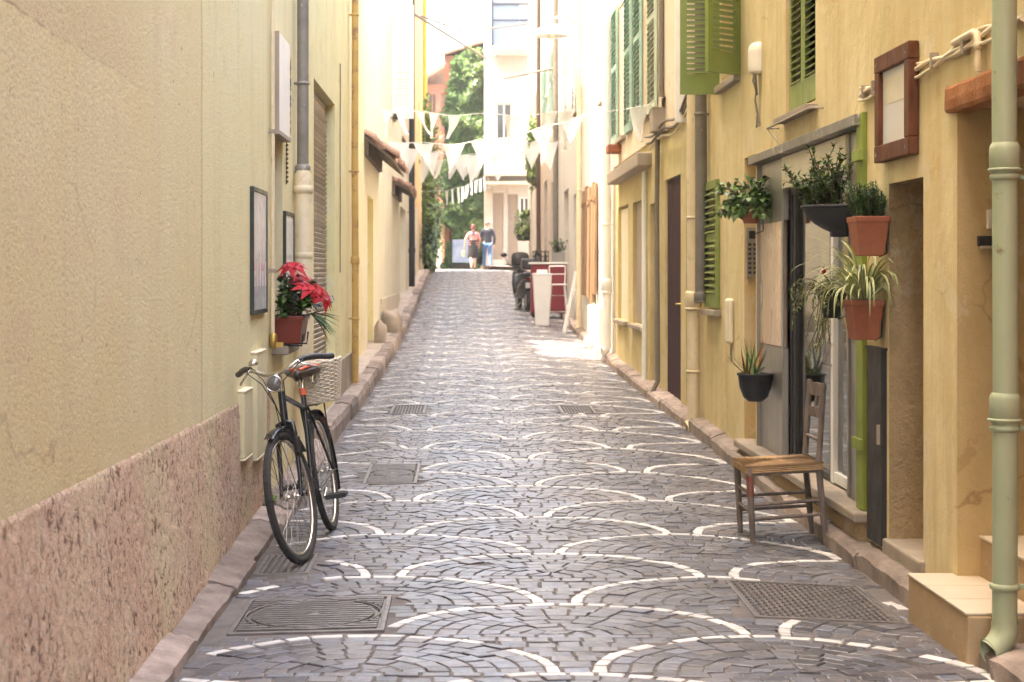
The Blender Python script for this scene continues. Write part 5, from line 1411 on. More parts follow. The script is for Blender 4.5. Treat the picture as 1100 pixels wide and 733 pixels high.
# local: x forward => world -x ; y left => world -y
def leg(pts, rr):
    mb = MB(); mb.tube(pts, rr, 12); return mb
for s in (-1,1):
    y = .185*s
    mb = MB(); zz = [0,.03,.05,.10,.12,.13,.145,.28,.295,.31,.325,.41,.43,.445,.46]
    rad = [.0155,.0165,.0165,.018,.019,.0205,.019,.0205,.022,.0205,.022,.021,.022,.022,.018]
    mb.tube([(.215,y,z) for z in zz], rad, 12)
    l = mb.build('leg', M['chair_wood'], CH, local=True)
    if s > 0:
        p = MB(); p.tube([(.215,y,z) for z in (.29,.30,.40,.405)], .0222, 12); p.build('worn_red_band', mat('worn_red_paint', (.26,.04,.025), .6, (.2,.09,.06), .2, 20), l, local=True)
    mb = MB(); pts = []
    zz = [0,.04,.10,.14,.15,.16,.3,.42,.46,.52,.60,.68,.74,.80,.86,.885,.90]
    rad = [.015,.016,.018,.019,.021,.019,.02,.021,.021,.018,.0185,.0195,.018,.0185,.017,.021,.014]
    for z in zz: pts.append((-.215-.05*max(0,z-.44)/.46*1.15-.02*(1-min(1,z/.44)), .165*s, z))
    mb.tube(pts, rad, 12); mb.build('leg', M['chair_wood'], CH, local=True)
st = MB()
for z, a in ((.16,1),(.24,1)):
    for s in (-1,1): st.tube([(.215,.185*s,z),(-.225,.165*s,z+.005)], .010, 8)
for z in (.20,.30): st.tube([(.215,-.185,z),(.215,.185,z)], .010, 8)
st.tube([(-.22,-.165,.21),(-.22,.165,.21)], .010, 8)
st.build('stretcher', M['chair_wood'], CH, local=True)
rl = MB()
for s in (-1,1): rl.bar((.215,.185*s,.425),(-.22,.165*s,.425), .022, .045)
rl.bar((.215,-.175,.425),(.215,.175,.425), .022, .045); rl.bar((-.22,-.16,.425),(-.22,.16,.425), .022, .045)
rl.build('seat_rail', M['chair_wood'], CH, .004, True)
# rush seat woven towards the middle in four triangles
se = MB()
def seat_pt(x, y): 
    return V((x, y, .458 + .012*(1-max(abs(x)/.21, abs(y)/.21)) - .010*(abs(x) < .02 or abs(y) < .02)*0))
for k in range(21):
    f = 1 - k/21; a, b = .238*f, .205*f
    q = [V((a,-b,.458+.010*(1-f))), V((a,b,.458+.010*(1-f))), V((-a,b*.93,.458+.010*(1-f))), V((-a,-b*.93,.458+.010*(1-f)))]
    b0 = len(se.f); se.tube([q[0],q[1],q[2],q[3]], .0058, 6, True); se.t[b0:] = [rs.random()]*(len(se.f)-b0)
se.obox((0,0,.452), (.23,0,0), (0,.19,0), (0,0,.004)); 
for k in range(4):
    for s in (-1,1): se.tube([(-.235,(.20-.012*0)*s*(.93),.452-.010*k),(.235,.2*s,.452-.010*k)], .0058, 6)
    se.tube([(.236,-.19,.452-.010*k),(.236,.19,.452-.010*k)], .0058, 6)
se.build('seat', M['rush'], CH, local=True)
bkr = MB()
def bx_(z): return -.215-.05*max(0,z-.44)/.46*1.15
for z, h in ((.845,.065),(.715,.05)):
    n = 8; vs = []; fs = []
    for i in range(n+1):
        y = lerp(-.16,.16,i/n); c = -.022*(1-(y/.16)**2)
        for (dx, dz) in ((-.008,-h/2),(.008,-h/2),(.008,h/2+.012*(1-(y/.16)**2)),(-.008,h/2+.012*(1-(y/.16)**2))): vs.append((bx_(z)+c+dx, y, z+dz))
    fs = [(i*4+k, i*4+(k+1) % 4, (i+1)*4+(k+1) % 4, (i+1)*4+k) for i in range(n) for k in range(4)]+[(0,1,2,3),(n*4,n*4+1,n*4+2,n*4+3)]
    bkr.add(vs, fs)
for y in (-.05,.05): bkr.tube([(bx_(.73)-.018,y,.735),(bx_(.78)-.02,y,.78),(bx_(.83)-.02,y,.82)], [.009,.013,.009], 8)
bkr.tube([(bx_(.58),-.165,.58),(bx_(.58)-.0,.165,.58)], .011, 8)
bkr.build('backrest', M['chair_wood'], CH, .002, True)
# ------------------------------------------------------------------ bunting across the street
rb = random.Random(21)
def bunting(lab, a, b, sag, flags, fl_w, fl_h, lean=.35):
    a, b = V(a), V(b); t = thing('bunting', lab, 'bunting', (a+b)/2 - V((0,0,sag)))
    def P(f):
        p = a.lerp(b, f); p.z -= sag*4*f*(1-f) + .02*sin(f*23); return p
    s = MB(); s.tube([P(i/40) for i in range(41)], .005, 5); s.build('string', M['flag'], t)
    L = (b-a).length
    for f in flags:
        f += rb.uniform(-.012,.012); w = fl_w*rb.uniform(.8,1.08)/L; p0, p1 = P(f-w/2), P(f+w/2); up = (p1-p0).normalized(); n = up.cross(V((0,0,1))).normalized()
        h = fl_h*rb.uniform(.8,1.15); tw = rb.uniform(-lean, lean); sway = rb.uniform(-.28,.28); curl = rb.uniform(-.9,.9); ph = rb.uniform(0,6)
        N = 9; C = 7; vs = []; fs = []
        for r in range(N+1):
            k = r/N; hw = (p1-p0).length/2*(1-k*.97)
            c0 = (p0+p1)/2 - V((0,0,h*k*(1-.12*abs(tw)*k))) + n*h*tw*k*k + up*fl_w*sway*k*k
            side = up*cos(curl*k*k) + n*sin(curl*k*k)
            for c in range(C):
                x = c/(C-1)*2-1
                vs.append(c0 + side*hw*x + n*(.055*fl_h*sin(x*2.6+ph+k*2.2) + .03*fl_h*sin(x*6+ph*2))*(.25+.75*k) - V((0,0,.03*fl_h*(1-x*x)*(1-k))))
        fs = [(r*C+c, r*C+c+1, (r+1)*C+c+1, (r+1)*C+c) for r in range(N) for c in range(C-1)]
        mb = MB(); mb.add(vs, fs, 0, True); mb.build('flag', M['flag'], t, recalc=False)
    return t
bunting('nearest white bunting, its big pennants hanging from the old yellow house to the left wall', (-1.4,25.6,4.15), (2.1,17.6,3.36), .10, [.05,.11,.20,.26,.36,.50,.56,.70,.755,.95], .44, .42)
bunting('second white bunting, with large pennants, just beyond the first tiled canopy', (-1.4,26.4,3.72), (2.1,25.0,4.1), .26, [.08,.2,.34,.48,.60,.755,.88], .42, .46)
bunting('third white bunting of mid-sized pennants above the leaning boards', (-1.4,30.0,3.95), (2.1,29.5,4.1), .30, [.1,.20,.36,.45,.60,.76,.85], .42, .50)
bunting('farthest white bunting, a row of small pennants in front of the ivy', (-1.42,48,4.0), (.9,60.4,5.3), .25, [.36,.43,.50,.57,.64,.71,.78,.85,.92,.98], .55, .55, .1)
bunting('white bunting of small pennants between the scooter and the greyish house', (-1.4,42.0,4.6), (2.1,38.0,4.9), .35, [.1,.2,.3,.42,.5,.62,.7,.8,.9], .5, .6)
# wires over the street
def wire(lab, pts, r=.012):
    mb = MB(); mb.tube(pts, r, 6); tag(mb.build('overhead_wire', M['cable']), lab, 'wire')
wire('thin overhead wire high across the street between the last houses', [(-1.4,50,9.6),(0,52,9.4),(2.1,52,9.7)], .035)
wire('second overhead wire slanting to the balcony of the end house', [(-1.4,40,8.1),(.6,48,8.0),(1.2,59,9.6)], .035)
wire('lower overhead wire crossing in front of the white balcony', [(2.12,38,6.4),(1.2,48,7.4),(.8,60.4,9.2)], .03)
# street lamp on the right wall
t = thing('street_lamp', 'white domed street lamp on a wall bracket, high on the right', 'street lamp', (2.15, 30, 6.1))
mb = MB(); mb.tube([(2.15,30,6.15),(2.0,30,6.32),(1.8,30,6.36),(1.64,30,6.30),(1.62,30,6.22)], .022, 10); mb.bar((2.15,30,5.9),(1.85,30,6.33), .02,.02); mb.box(2.12,2.15,29.93,30.07,5.85,6.25); mb.build('bracket', M['alu'], t)
mb = MB(); mb.lathe((1.62,30,5.98), [(.34,0),(.33,.04),(.27,.13),(.16,.20),(.06,.24),(.03,.27)], 24); mb.lathe((1.62,30,5.98), [(.33,.002),(.25,.12),(.10,.2)], 24); sh = mb.build('lamp_shade', M['white_paint'], t)
mb = MB(); mb.ball((1.62,30,6.02), .08, .08, .10); mb.build('bulb', M['plastic_w'], sh)
# security camera on the left
t = thing('security_camera', 'small dark security camera above the first tiled canopies on the left', 'camera', (-1.45, 31, 4.55))
mb = MB(); mb.tube([(-1.45,30.2,4.5),(-1.34,30.2,4.48)], .02, 8); mb.build('arm', M['white_paint'], t)
mb = MB(); mb.tube([(-1.34,30.2,4.48),(-1.20,30.0,4.44)], .06, 10); mb.build('body', M['dkmetal'], t)

# ------------------------------------------------------------------ left pavement: stones, hose
def boulder(lab, c, r, seed):
    mb = MB(); n, k = 16, 10; vs = []; fs = []
    for i in range(k+1):
        p = pi*i/k
        for j in range(n):
            q = 2*pi*j/n; d = V((sin(p)*cos(q), sin(p)*sin(q), cos(p))); f = 1+.28*noise.noise(d*1.3+V((seed,0,0)))+.08*noise.noise(d*4+V((seed,2,0)))
            d = V([abs(x)**.7*(1 if x > 0 else -1) for x in d])
            vs.append(V(c)+V((d.x*r[0]*f, d.y*r[1]*f, d.z*r[2]*f)))
    for i in range(k): fs += [(i*n+j, (i+1)*n+j, (i+1)*n+(j+1) % n, i*n+(j+1) % n) for j in range(n)]
    mb.add(vs, fs, 0, True); tag(mb.build('boulder', M['stone']), lab, 'stone')
boulder('upright yellowish corner stone on the left pavement, the nearer one', (-1.33,24.6,.52), (.10,.2,.22), 1)
boulder('larger grey corner stone on the left pavement, behind the yellowish one', (-1.28,27.2,.62), (.17,.4,.24), 5)
mb = MB(); mb.tube([(-1.43+.02*sin(i), 43+.5*cos(i*.42), 1.35+.75*sin(pi*i/14)*(-1)+.4*cos(i*.2)) for i in range(15)], .03, 8)
tag(mb.build('hose', M['plastic_b']), 'black hose hanging in a loop at the foot of the orange house', 'hose')
# weed at the plinth
mb = MB()
for k in range(60):
    a = R(0,2*pi); mb.leaf((-1.225+R(-.02,.03), 9.9+R(-.08,.08), .07), (cos(a)*.7+.3,sin(a),R(.3,1.2)), (0,0,1), R(.03,.075), .02)
tag(mb.build('weed', M['leaf_lt'], recalc=False), 'small green weed growing at the foot of the pink plinth', 'plant')

# ------------------------------------------------------------------ right, mid distance: planter, stool, red cabinet, scooter, boards
def G(x, y): return road_z(x, y)
c = (1.50, 31.0, G(1.5,31)); t = thing('tall_planter', 'tall tapering white planter standing in the street by the red cabinet', 'planter', c)
mb = MB(); mb.frustum((c[0],c[1]), .25, .25, .37, .37, c[2], c[2]+1.0); mb.frustum((c[0],c[1]), .37, .37, .39, .39, c[2]+.97, c[2]+1.03); mb.build('body', M['white_paint'], t, .012)
mb = MB()
for k in range(4):
    a = 2*pi*k/4+.4; mb.obox((c[0]+.06*cos(a), c[1]+.06*sin(a), c[2]+1.05), (.05,0,0), (0,.05,0), (0,0,.05))
mb.build('filling', M['white_paint'], t, .01)
# white bar stool
c = (1.82, 31.2, G(1.82,31.2)); t = thing('bar_stool', 'white metal bar stool beside the tall white planter', 'stool', c)
x, y, z = c
for sx in (-1,1):
    for sy in (-1,1):
        mb = MB(); mb.tube([(x+.20*sx,y+.20*sy,z),(x+.13*sx,y+.13*sy,z+.80)], .014, 8); mb.build('leg', M['white_paint'], t)
mb = MB()
for h, w in ((.28,.178),(.60,.15)): mb.tube([(x-w,y-w,z+h),(x+w,y-w,z+h),(x+w,y+w,z+h),(x-w,y+w,z+h)], .010, 8, True)
mb.build('footrest', M['white_paint'], t)
mb = MB(); mb.box(x-.17,x+.17,y-.17,y+.17,z+.80,z+.83); mb.build('seat', M['white_paint'], t, .01)
mb = MB()
for s in (-1,1): mb.tube([(x+.15*s,y+.15,z+.83),(x+.16*s,y+.17,z+1.18)], .011, 8)
mb.tube([(x-.16,y+.17,z+1.18),(x+.16,y+.17,z+1.18)], .014, 8); mb.tube([(x-.155,y+.165,z+1.02),(x+.155,y+.165,z+1.02)], .010, 8); mb.build('backrest', M['white_paint'], t)
# red cabinet with a rail of things on its top
c = (1.80, 33.4, G(1.8,33.4)); x, y, z = c; t = thing('street_cabinet', 'crimson street cabinet with a white worktop behind the bar stool', 'cabinet', c)
mb = MB(); mb.box(x-.42,x+.32,y-.3,y+.3,z+.10,z+1.12); cab = mb.build('body', M['red_paint'], t, .012)
mb = MB(); mb.box(x-.38,x-.06,y-.318,y-.302,z+.16,z+1.06); mb.box(x-.03,x+.28,y-.318,y-.302,z+.16,z+1.06); mb.build('door', M['red_paint'], t, .006)
mb = MB(); mb.box(x-.46,x+.34,y-.34,y+.32,z+1.122,z+1.16); mb.build('worktop', M['white_paint'], t, .006)
mb = MB()
for sx in (-.38,.28):
    for sy in (-.25,.25): mb.tube([(x+sx,y+sy,z-.02),(x+sx,y+sy,z+.1)], .03, 8)
mb.build('foot', M['dkmetal'], t)
c2 = (x+.15, y-.12, z+1.16); t = thing('potted_herb', 'small green plant in a grey box on top of the crimson cabinet', 'potted plant', c2)
square_pot(t, c2, .30, .2, .2, M['alu'], .9); mb, sm = MB(), MB()
for k in range(24): sprig(mb, sm, (c2[0]+R(-.12,.12), c2[1]+R(-.07,.07), c2[2]+.2), (R(-.5,.5),R(-.5,.5),1), R(.12,.28), 5, .035, .07)
plant_parts(t, mb, sm, M['leaf_dk'])
c3 = (x-.22, y-.1, z+1.16); t = thing('wire_rack', 'black wire rack of bottles on the crimson cabinet', 'rack', c3)
mb = MB()
for h in (.02,.12,.22): mb.tube([(c3[0]-.16,c3[1]-.1,c3[2]+h),(c3[0]+.16,c3[1]-.1,c3[2]+h),(c3[0]+.16,c3[1]+.1,c3[2]+h),(c3[0]-.16,c3[1]+.1,c3[2]+h)], .012, 6, True)
for k in range(5): mb.tube([(c3[0]-.16+.08*k,c3[1]-.1,c3[2]),(c3[0]-.16+.08*k,c3[1]-.1,c3[2]+.24)], .010, 6)
mb.build('rack', M['dkmetal'], t)
for k in range(3):
    b = MB(); b.lathe((c3[0]-.1+.1*k,c3[1],c3[2]), [(0,0),(.035,0),(.035,.14),(.014,.2),(.014,.26),(0,.26)], 10); b.build('bottle', M['dkmetal'], t)
# white A-frame boards / trestle leaning on the wall
c = (1.98, 29.2, G(1.95,29.2)); t = thing('trestle', 'white wooden trestle leaning open beside the bar stool', 'trestle', c); x, y, z = c
for (p, q) in (((x-.16,y-.02,z),(x+.06,y+.02,z+1.15)), ((x+.17,y,z+.02),(x+.05,y+.04,z+.80)), ((x-.14,y+.5,z),(x+.08,y+.45,z+1.1)), ((x+.17,y+.5,z+.02),(x+.05,y+.46,z+.8))):
    mb = MB(); mb.bar(p, q, .05, .06, (0,1,0)); mb.build('leg', M['white_paint'], t, .005)
mb = MB(); mb.bar((x+.05,y-.05,z+.80),(x+.05,y+.55,z+.80), .05,.05); mb.bar((x-.06,y-.02,z+.5),(x-.06,y+.5,z+.5), .03,.05); mb.build('rail', M['white_paint'], t, .004)
# motor scooter, seen from behind
SC = thing('motor_scooter', 'black motor scooter parked behind the tall white planter, seen from the rear', 'scooter', (1.36, 34.6, G(1.36,34.6)), (0, 0, radians(97)))
def tyre(parent, cx, r, w):
    mb = MB(); N = 28; vs = []; fs = []
    for i in range(N):
        a = 2*pi*i/N
        for j in range(8): t_ = 2*pi*j/8; rr = r-w+w*cos(t_); vs.append((cx+rr*cos(a), w*.95*sin(t_), r+rr*sin(a)))
    for i in range(N): fs += [(i*8+j, i*8+(j+1) % 8, ((i+1) % N)*8+(j+1) % 8, ((i+1) % N)*8+j) for j in range(8)]
    mb.add(vs, fs, 0, True); wv = mb.build('wheel', M['rubber'], parent, local=True)
    h = MB(); h.tube([(cx,-.05,r),(cx,.05,r)], r-w*1.7, 18); h.build('rim', M['alu'], wv, local=True)
tyre(SC, 0, .24, .06); tyre(SC, 1.25, .24, .055)
def loft(secs, n=14, m=0):
    mb = MB(); vs = []; fs = []
    for (x, z, w, h) in secs:
        for j in range(n):
            t_ = 2*pi*j/n; cs, sn = cos(t_), sin(t_); k = (abs(cs)**3+abs(sn)**3)**(-1/3); vs.append((x, w*cs*k, z+h*sn*k))
    for i in range(len(secs)-1): fs += [(i*n+j, i*n+(j+1) % n, (i+1)*n+(j+1) % n, (i+1)*n+j) for j in range(n)]
    fs += [tuple(range(n)), tuple(range((len(secs)-1)*n, len(secs)*n))]
    mb.add(vs, fs, 0, True); return mb
loft([(-.26,.66,.06,.05),(-.2,.62,.13,.12),(0,.56,.18,.17),(.3,.50,.19,.18),(.5,.38,.19,.10),(.85,.33,.18,.06),(.98,.4,.17,.10)]).build('body', M['black'], SC, local=True)
loft([(.94,.45,.18,.12),(1.0,.65,.2,.16),(1.06,.82,.17,.10)]).build('leg_shield', M['black'], SC, local=True)
loft([(1.0,.5,.05,.03),(1.25,.53,.07,.03),(1.5,.45,.05,.02)]).build('front_mudguard', M['black'], SC, local=True)
loft([(-.25,.80,.10,.03),(-.1,.82,.15,.05),(.25,.80,.16,.05),(.5,.78,.11,.04)]).build('seat', M['plastic_b'], SC, local=True)
mb = MB(); mb.tube([(1.25,0,.3),(1.05,0,.85),(1.0,0,1.0)], .03, 10); mb.tube([(.92,-.34,1.04),(1.0,-.12,1.0),(1.0,.12,1.0),(.92,.34,1.04)], .018, 10); hbx = mb.build('handlebar', M['dkmetal'], SC, local=True)
for s in (-1,1):
    mb = MB(); mb.tube([(.96,.28*s,1.04),(.98,.36*s,1.2)], .008, 6); mb.ball((.97,.38*s,1.25), .02,.075,.05); mb.build('mirror', M['black'], hbx, local=True)
loft([(1.08,1.05,.2,.10),(1.03,1.2,.2,.12)]).build('windscreen', M['dkmetal'], SC, local=True)
mb = MB(); mb.box(-.275,-.255,-.09,.09,.52,.64); mb.build('number_plate', M['white_paint'], SC, .006, True)
mb = MB(); mb.box(-.29,-.25,-.10,.10,.68,.73); mb.build('tail_light', M['red_paint'], SC, .01, True)
mb = MB(); mb.tube([(.3,-.2,.3),(-.2,-.22,.36)], .05, 10); mb.build('exhaust', M['alu'], SC, local=True)
mb = MB(); mb.box(-.45,-.12,-.19,.19,.92,1.16); mb.build('top_box', M['plastic_b'], SC, .05, True)
mb = MB(); mb.tube([(.35,.1,.2),(.3,.28,.0),(.27,.29,0)], .012, 8); mb.build('kickstand', M['alu'], SC, local=True)
# hanging plant on the end house and a potted vine further up the right row
def bush(lab, c, r, m, n, ls, name='climbing_plant', pot=True):
    t = thing(name, lab, 'plant', c); mb = MB(); sm = MB()
    for k in range(n):
        d = V((rb.gauss(0,1),rb.gauss(0,1),rb.gauss(0,1))).normalized(); f = rb.uniform(.45,1)*(1+.3*noise.noise(d*2+V(c)))
        p = V(c)+V((d.x*r[0]*f,d.y*r[1]*f,d.z*r[2]*f)); mb.leaf(p, d+V((rb.uniform(-.6,.6),rb.uniform(-.6,.6),rb.uniform(-.7,.4))), (0,0,1), ls*rb.uniform(.7,1.3), ls*.6)
    for k in range(10):
        d = V((rb.uniform(-1,1),rb.uniform(-1,1),rb.uniform(-.5,1))); sm.tube([V(c)-V((0,0,r[2])), V(c)+V((d.x*r[0]*.6,d.y*r[1]*.6,d.z*r[2]*.6))], .012, 5)
    mb.build('foliage', m, t, recalc=False); sm.build('stems', M['stem'], t); return t
t = bush('hanging basket of pale green leaves on the right wall by the end house', (1.95,53,3.1), (.30,.6,.45), M['leaf_lt'], 500, .16)
mb = MB(); mb.lathe((1.95,53,2.55), [(0,0),(.2,.02),(.3,.25),(.31,.3)], 14); mb.build('pot', M['dkmetal'], t)
bush('yellowish trailing plant falling down the right wall above the hanging basket', (2.0,46.5,5.0), (.2,.8,.95), M['leaf_lt'], 900, .17)
bush('green creeper climbing the yellow drainpipe at the left corner', (-1.25,53.2,4.4), (.34,.9,3.0), M['leaf_lt'], 1700, .22)
bush('leafy shrub at the foot of the left corner by the orange house', (-1.15,50.5,2.4), (.16,.7,.9), M['leaf'], 700, .2)
# ivy on the tall house front
t = thing('climbing_ivy', 'tall mass of dark ivy covering the house front at the end of the street', 'ivy', (0,61.8,1.7))
mb = MB()
md = MB()
for k in range(30000):
    z = rb.uniform(1.7, 10.6); xx = rb.uniform(-1.75,1.0)
    lim_l = -.80 - .45*noise.noise(V((z*.5,1,0))) - .42*noise.noise(V((z*1.5,4,0))) + .5*sstep((z-8.2)/2.4) + .05
    lim_r = .72 + .16*noise.noise(V((z*1.3,9,0)))
    top = 10.3 - .8*abs(xx-.25) + .6*noise.noise(V((xx*2.2,2,0)))
    if xx < lim_l or xx > lim_r or z > top: continue
    g = noise.noise(V((xx*1.1,z*.7,3))) + .6*noise.noise(V((xx*2.7,z*2.1,8)))
    if g < -.75: continue
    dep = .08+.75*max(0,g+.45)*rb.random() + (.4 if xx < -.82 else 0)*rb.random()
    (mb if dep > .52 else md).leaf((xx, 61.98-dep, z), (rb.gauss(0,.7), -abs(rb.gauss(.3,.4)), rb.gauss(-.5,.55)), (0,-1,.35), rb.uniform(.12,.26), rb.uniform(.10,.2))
md.build('shaded_inner_foliage', M['leaf_dk'], t, recalc=False)  # deeper leaves get the darker green: shade inside the ivy put into colour
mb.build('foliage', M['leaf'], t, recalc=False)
sm = MB()
for k in range(9):
    x0 = -.7+.16*k; sm.tube([(x0+.12*sin(i*.9+k), 61.93, 1.6+i*.9) for i in range(10)], [.045-.003*i for i in range(10)], 6)
sm.build('stems', M['stem'], t)
# trees of the garden round the bend on the left
def tree(lab, c, h, r, m, n):
    t = thing('tree', lab, 'tree', c); tk = MB(); x, y, z = c
    tk.tube([(x,y,z-.2),(x+.1,y,z+h*.3),(x-.05,y+.1,z+h*.6),(x,y,z+h*.85)], [.16,.13,.09,.03], 10)
    cl = []
    for k in range(16):
        a = rb.uniform(0,2*pi); e = rb.uniform(.25,1); p = V((x+r*.75*cos(a)*rb.uniform(.4,1), y+r*.75*sin(a)*rb.uniform(.4,1), z+h*e)); cl.append(p); tk.tube([(x,y,z+h*min(.7,e*.6)), (V((x,y,z+h*e*.8))+p)/2, p], [.05,.035,.015], 6)
    tk.build('trunk', M['stem'], t); mb = MB()
    for k in range(n):
        p = rb.choice(cl)+V((rb.gauss(0,r*.24),rb.gauss(0,r*.24),rb.gauss(0,r*.26))); mb.leaf(p, (rb.uniform(-1,1),rb.uniform(-1,1),rb.uniform(-.9,.4)), (0,0,1), rb.uniform(.14,.26), .12)
    mb.build('crown', m, t, recalc=False)
tree('sunlit leafy tree filling the bend left of the ivy, the nearer one', (-2.3,66,1.7), 5.5, 1.3, M['leaf_lt'], 3800)
tree('second leafy tree in the garden behind the bend, farther back', (-1.5,71,1.8), 4.0, 1.0, M['leaf_lt'], 2600)
# pale garden wall round the bend
mb = MB(); mb.box(-7,-1.1,72.6,72.9,1.2,4.2); tag(mb.build('garden_wall', M['white_l']), 'sunlit pale garden wall around the bend at the end of the street', 'wall')
# menu board
c = (-.08, 60.4, gz(60.4)); x, y, z = c; t = thing('sandwich_board', 'pale blue free-standing board left of the walking couple', 'board', c)
mb = MB(); mb.obox((x,y,z+.68), (.42,0,0), (0,.02,0), (0,.06,.44)); mb.build('panel', M['blueboard'], t, .01)
mb = MB(); mb.box(x-.46,x-.43,y-.05,y+.1,z,z+1.14); mb.box(x+.43,x+.46,y-.05,y+.1,z,z+1.14); mb.box(x-.45,x+.45,y-.02,y+.05,z+.05,z+.18); mb.box(x-.5,x-.4,y-.3,y+.3,z,z+.05); mb.box(x+.4,x+.5,y-.3,y+.3,z,z+.05); mb.build('frame', M['dkmetal'], t, .006)

# ------------------------------------------------------------------ the couple
def skinned(name, verts, edges, rad, m, parent, sub=2, root=0):
    me = bpy.data.meshes.new(name); me.from_pydata(verts, edges, []); me.materials.append(m)
    o = bpy.data.objects.new(name, me); COL.objects.link(o); o.parent = parent
    md = o.modifiers.new('skin', 'SKIN'); md.use_smooth_shade = True
    if not me.skin_vertices:
        bm = bmesh.new(); bm.from_mesh(me); bm.verts.layers.skin.verify(); bm.to_mesh(me); bm.free()
    for i, v in enumerate(me.skin_vertices[0].data):
        r = rad[i]; v.radius = r if isinstance(r, tuple) else (r, r); v.use_root = (i == root)
    s = o.modifiers.new('sub', 'SUBSURF'); s.levels = sub; s.render_levels = sub
    return o
def person(lab, loc, rz, H, slim, arms, stride):
    k = H/1.75
    t = thing('person', lab, 'person', loc, (0,0,rz))
    vs = []; ed = []; rd = []
    def add(p, r, par=None):
        vs.append((p[0]*k, p[1]*k, p[2]*k)); rd.append(r*k if not isinstance(r, tuple) else tuple(q*k for q in r))
        if par is not None: ed.append((par, len(vs)-1))
        return len(vs)-1
    pel = add((0,0,.96), (.15*slim,.11)); wa = add((0,0,1.10), (.135*slim,.10), pel); chs = add((0,.01,1.30), (.155*slim,.115), wa); ub = add((0,0,1.42), (.12*slim,.09), chs)
    nk = add((0,.0,1.50), .052, ub); hd1 = add((0,.015,1.58), (.070,.085), nk); hd2 = add((0,.015,1.68), (.076,.092), hd1); add((0,.01,1.74), (.05,.06), hd2)
    J = {}
    for s in (-1,1):
        sh_ = add((.18*s*slim,0,1.40), .058, ub); el, wr = arms[s]; e = add(el, .043, sh_); w = add(wr, .028, e)
        d = (V(wr)-V(el)).normalized(); pm = add(tuple(V(wr)+d*.07), (.035,.02), w)
        for f in range(4): 
            b = V(wr)+d*.075+V((0,(f-1.5)*.018,0)); a1 = add(tuple(b+d*.04), .009, pm); add(tuple(b+d*(.075 if f in (1,2) else .062)+V((-.01*s,0,0))), .008, a1)
        a1 = add(tuple(V(wr)+d*.04+V((0,.035,0))), .010, w); add(tuple(V(wr)+d*.075+V((0,.05,0))), .009, a1)
        hp = add((.09*s,0,.90), .092*slim, pel); kn = add((.095*s,stride*s*.10+.02,.50), .060, hp); an = add((.09*s,stride*s*.30-.03,.10+.03*(stride*s<0)), .040, kn); ft = add((.10*s,stride*s*.30+.02,.035), (.042,.03), an); add((.105*s,stride*s*.30+.13,.03), (.038,.024), ft)
        J[s] = (el, wr, (.09*s,0,.90), (.095*s,stride*s*.10+.02,.50), (.09*s,stride*s*.30-.03,.10+.03*(stride*s<0)), (.18*s*slim,0,1.40))
    skinned('body', vs, ed, rd, M['skin'], t)
    return t, k, J
def garment(t, k, J, slim, m_top, sleeves=True, top_lo=.93):
    vs = [(0,0,top_lo),(0,0,1.10),(0,.01,1.30),(0,0,1.44)]; rd = [(.168*slim,.128),(.156*slim,.12),(.178*slim,.135),(.115*slim,.088)]; ed = [(0,1),(1,2),(2,3)]
    for s in (-1,1):
        el, wr, _, _, _, sh_ = J[s]; b = len(vs); end = tuple(V(el).lerp(V(wr), .92 if sleeves else .1)); vs += [sh_, el, end]; rd += [.076, .058, .044]; ed += [(3,b),(b,b+1),(b+1,b+2)]
    vs = [tuple(q*k for q in v) for v in vs]; rd = [tuple(q*k for q in r) if isinstance(r, tuple) else r*k for r in rd]
    return skinned('jacket' if sleeves else 'top', vs, ed, rd, m_top, t, root=1)
def trousers(t, k, J, slim, m):
    vs = [(0,0,.97)]; rd = [(.158*slim,.122)]; ed = []
    for s in (-1,1):
        b = len(vs); hp, kn, an = J[s][2:5]; vs += [hp, kn, (an[0],an[1],an[2]-.02)]; rd += [.104*slim, .074, .060]; ed += [(0,b),(b,b+1),(b+1,b+2)]
    vs = [tuple(q*k for q in v) for v in vs]; rd = [tuple(q*k for q in r) if isinstance(r, tuple) else r*k for r in rd]
    return skinned('trousers', vs, ed, rd, m, t)
def hair(t, k, m, long_):
    mb = MB(); n = 18; vs = []; fs = []; rows = 9
    for i in range(rows+1):
        p = lerp(0, 2.45 if long_ else 1.75, i/rows)
        for j in range(n):
            q = 2*pi*j/n; back = -sin(q)
            rr = 1.0 + .05*noise.noise(V((cos(q)*3,sin(q)*3,p*4)))
            cut = 1 if back > -.35 else max(.35, 1-.55*sstep((-back-.35)/.5))
            pp = p*cut
            vs.append((.092*k*rr*sin(pp)*cos(q), .015*k+.105*k*rr*sin(pp)*sin(q)-.012*k, 1.665*k+.115*k*rr*cos(pp)*(1.0 if not long_ else 1.12)))
    for i in range(rows): fs += [(i*n+j, (i+1)*n+j, (i+1)*n+(j+1) % n, i*n+(j+1) % n) for j in range(n)]
    mb.add(vs, fs, 0, True); mb.build('hair', m, t, local=True)
def face(t, k, m_):
    mb = MB()
    for s in (-1,1): mb.ball((.03*s*k,.098*k,1.645*k), .011*k)
    mb.build('eye', M['dkmetal'], t, local=True)
    mb = MB(); mb.ball((0,.108*k,1.615*k), .013*k,.022*k,.025*k); mb.build('nose', M['skin'], t, local=True)
    mb = MB(); mb.ball((0,.096*k,1.575*k), .024*k,.010*k,.008*k); mb.build('mouth', M['pink'], t, local=True)
    for s in (-1,1):
        mb = MB(); mb.ball((.082*s*k,.0,1.63*k), .012*k,.02*k,.032*k); mb.build('ear', M['skin'], t, local=True)
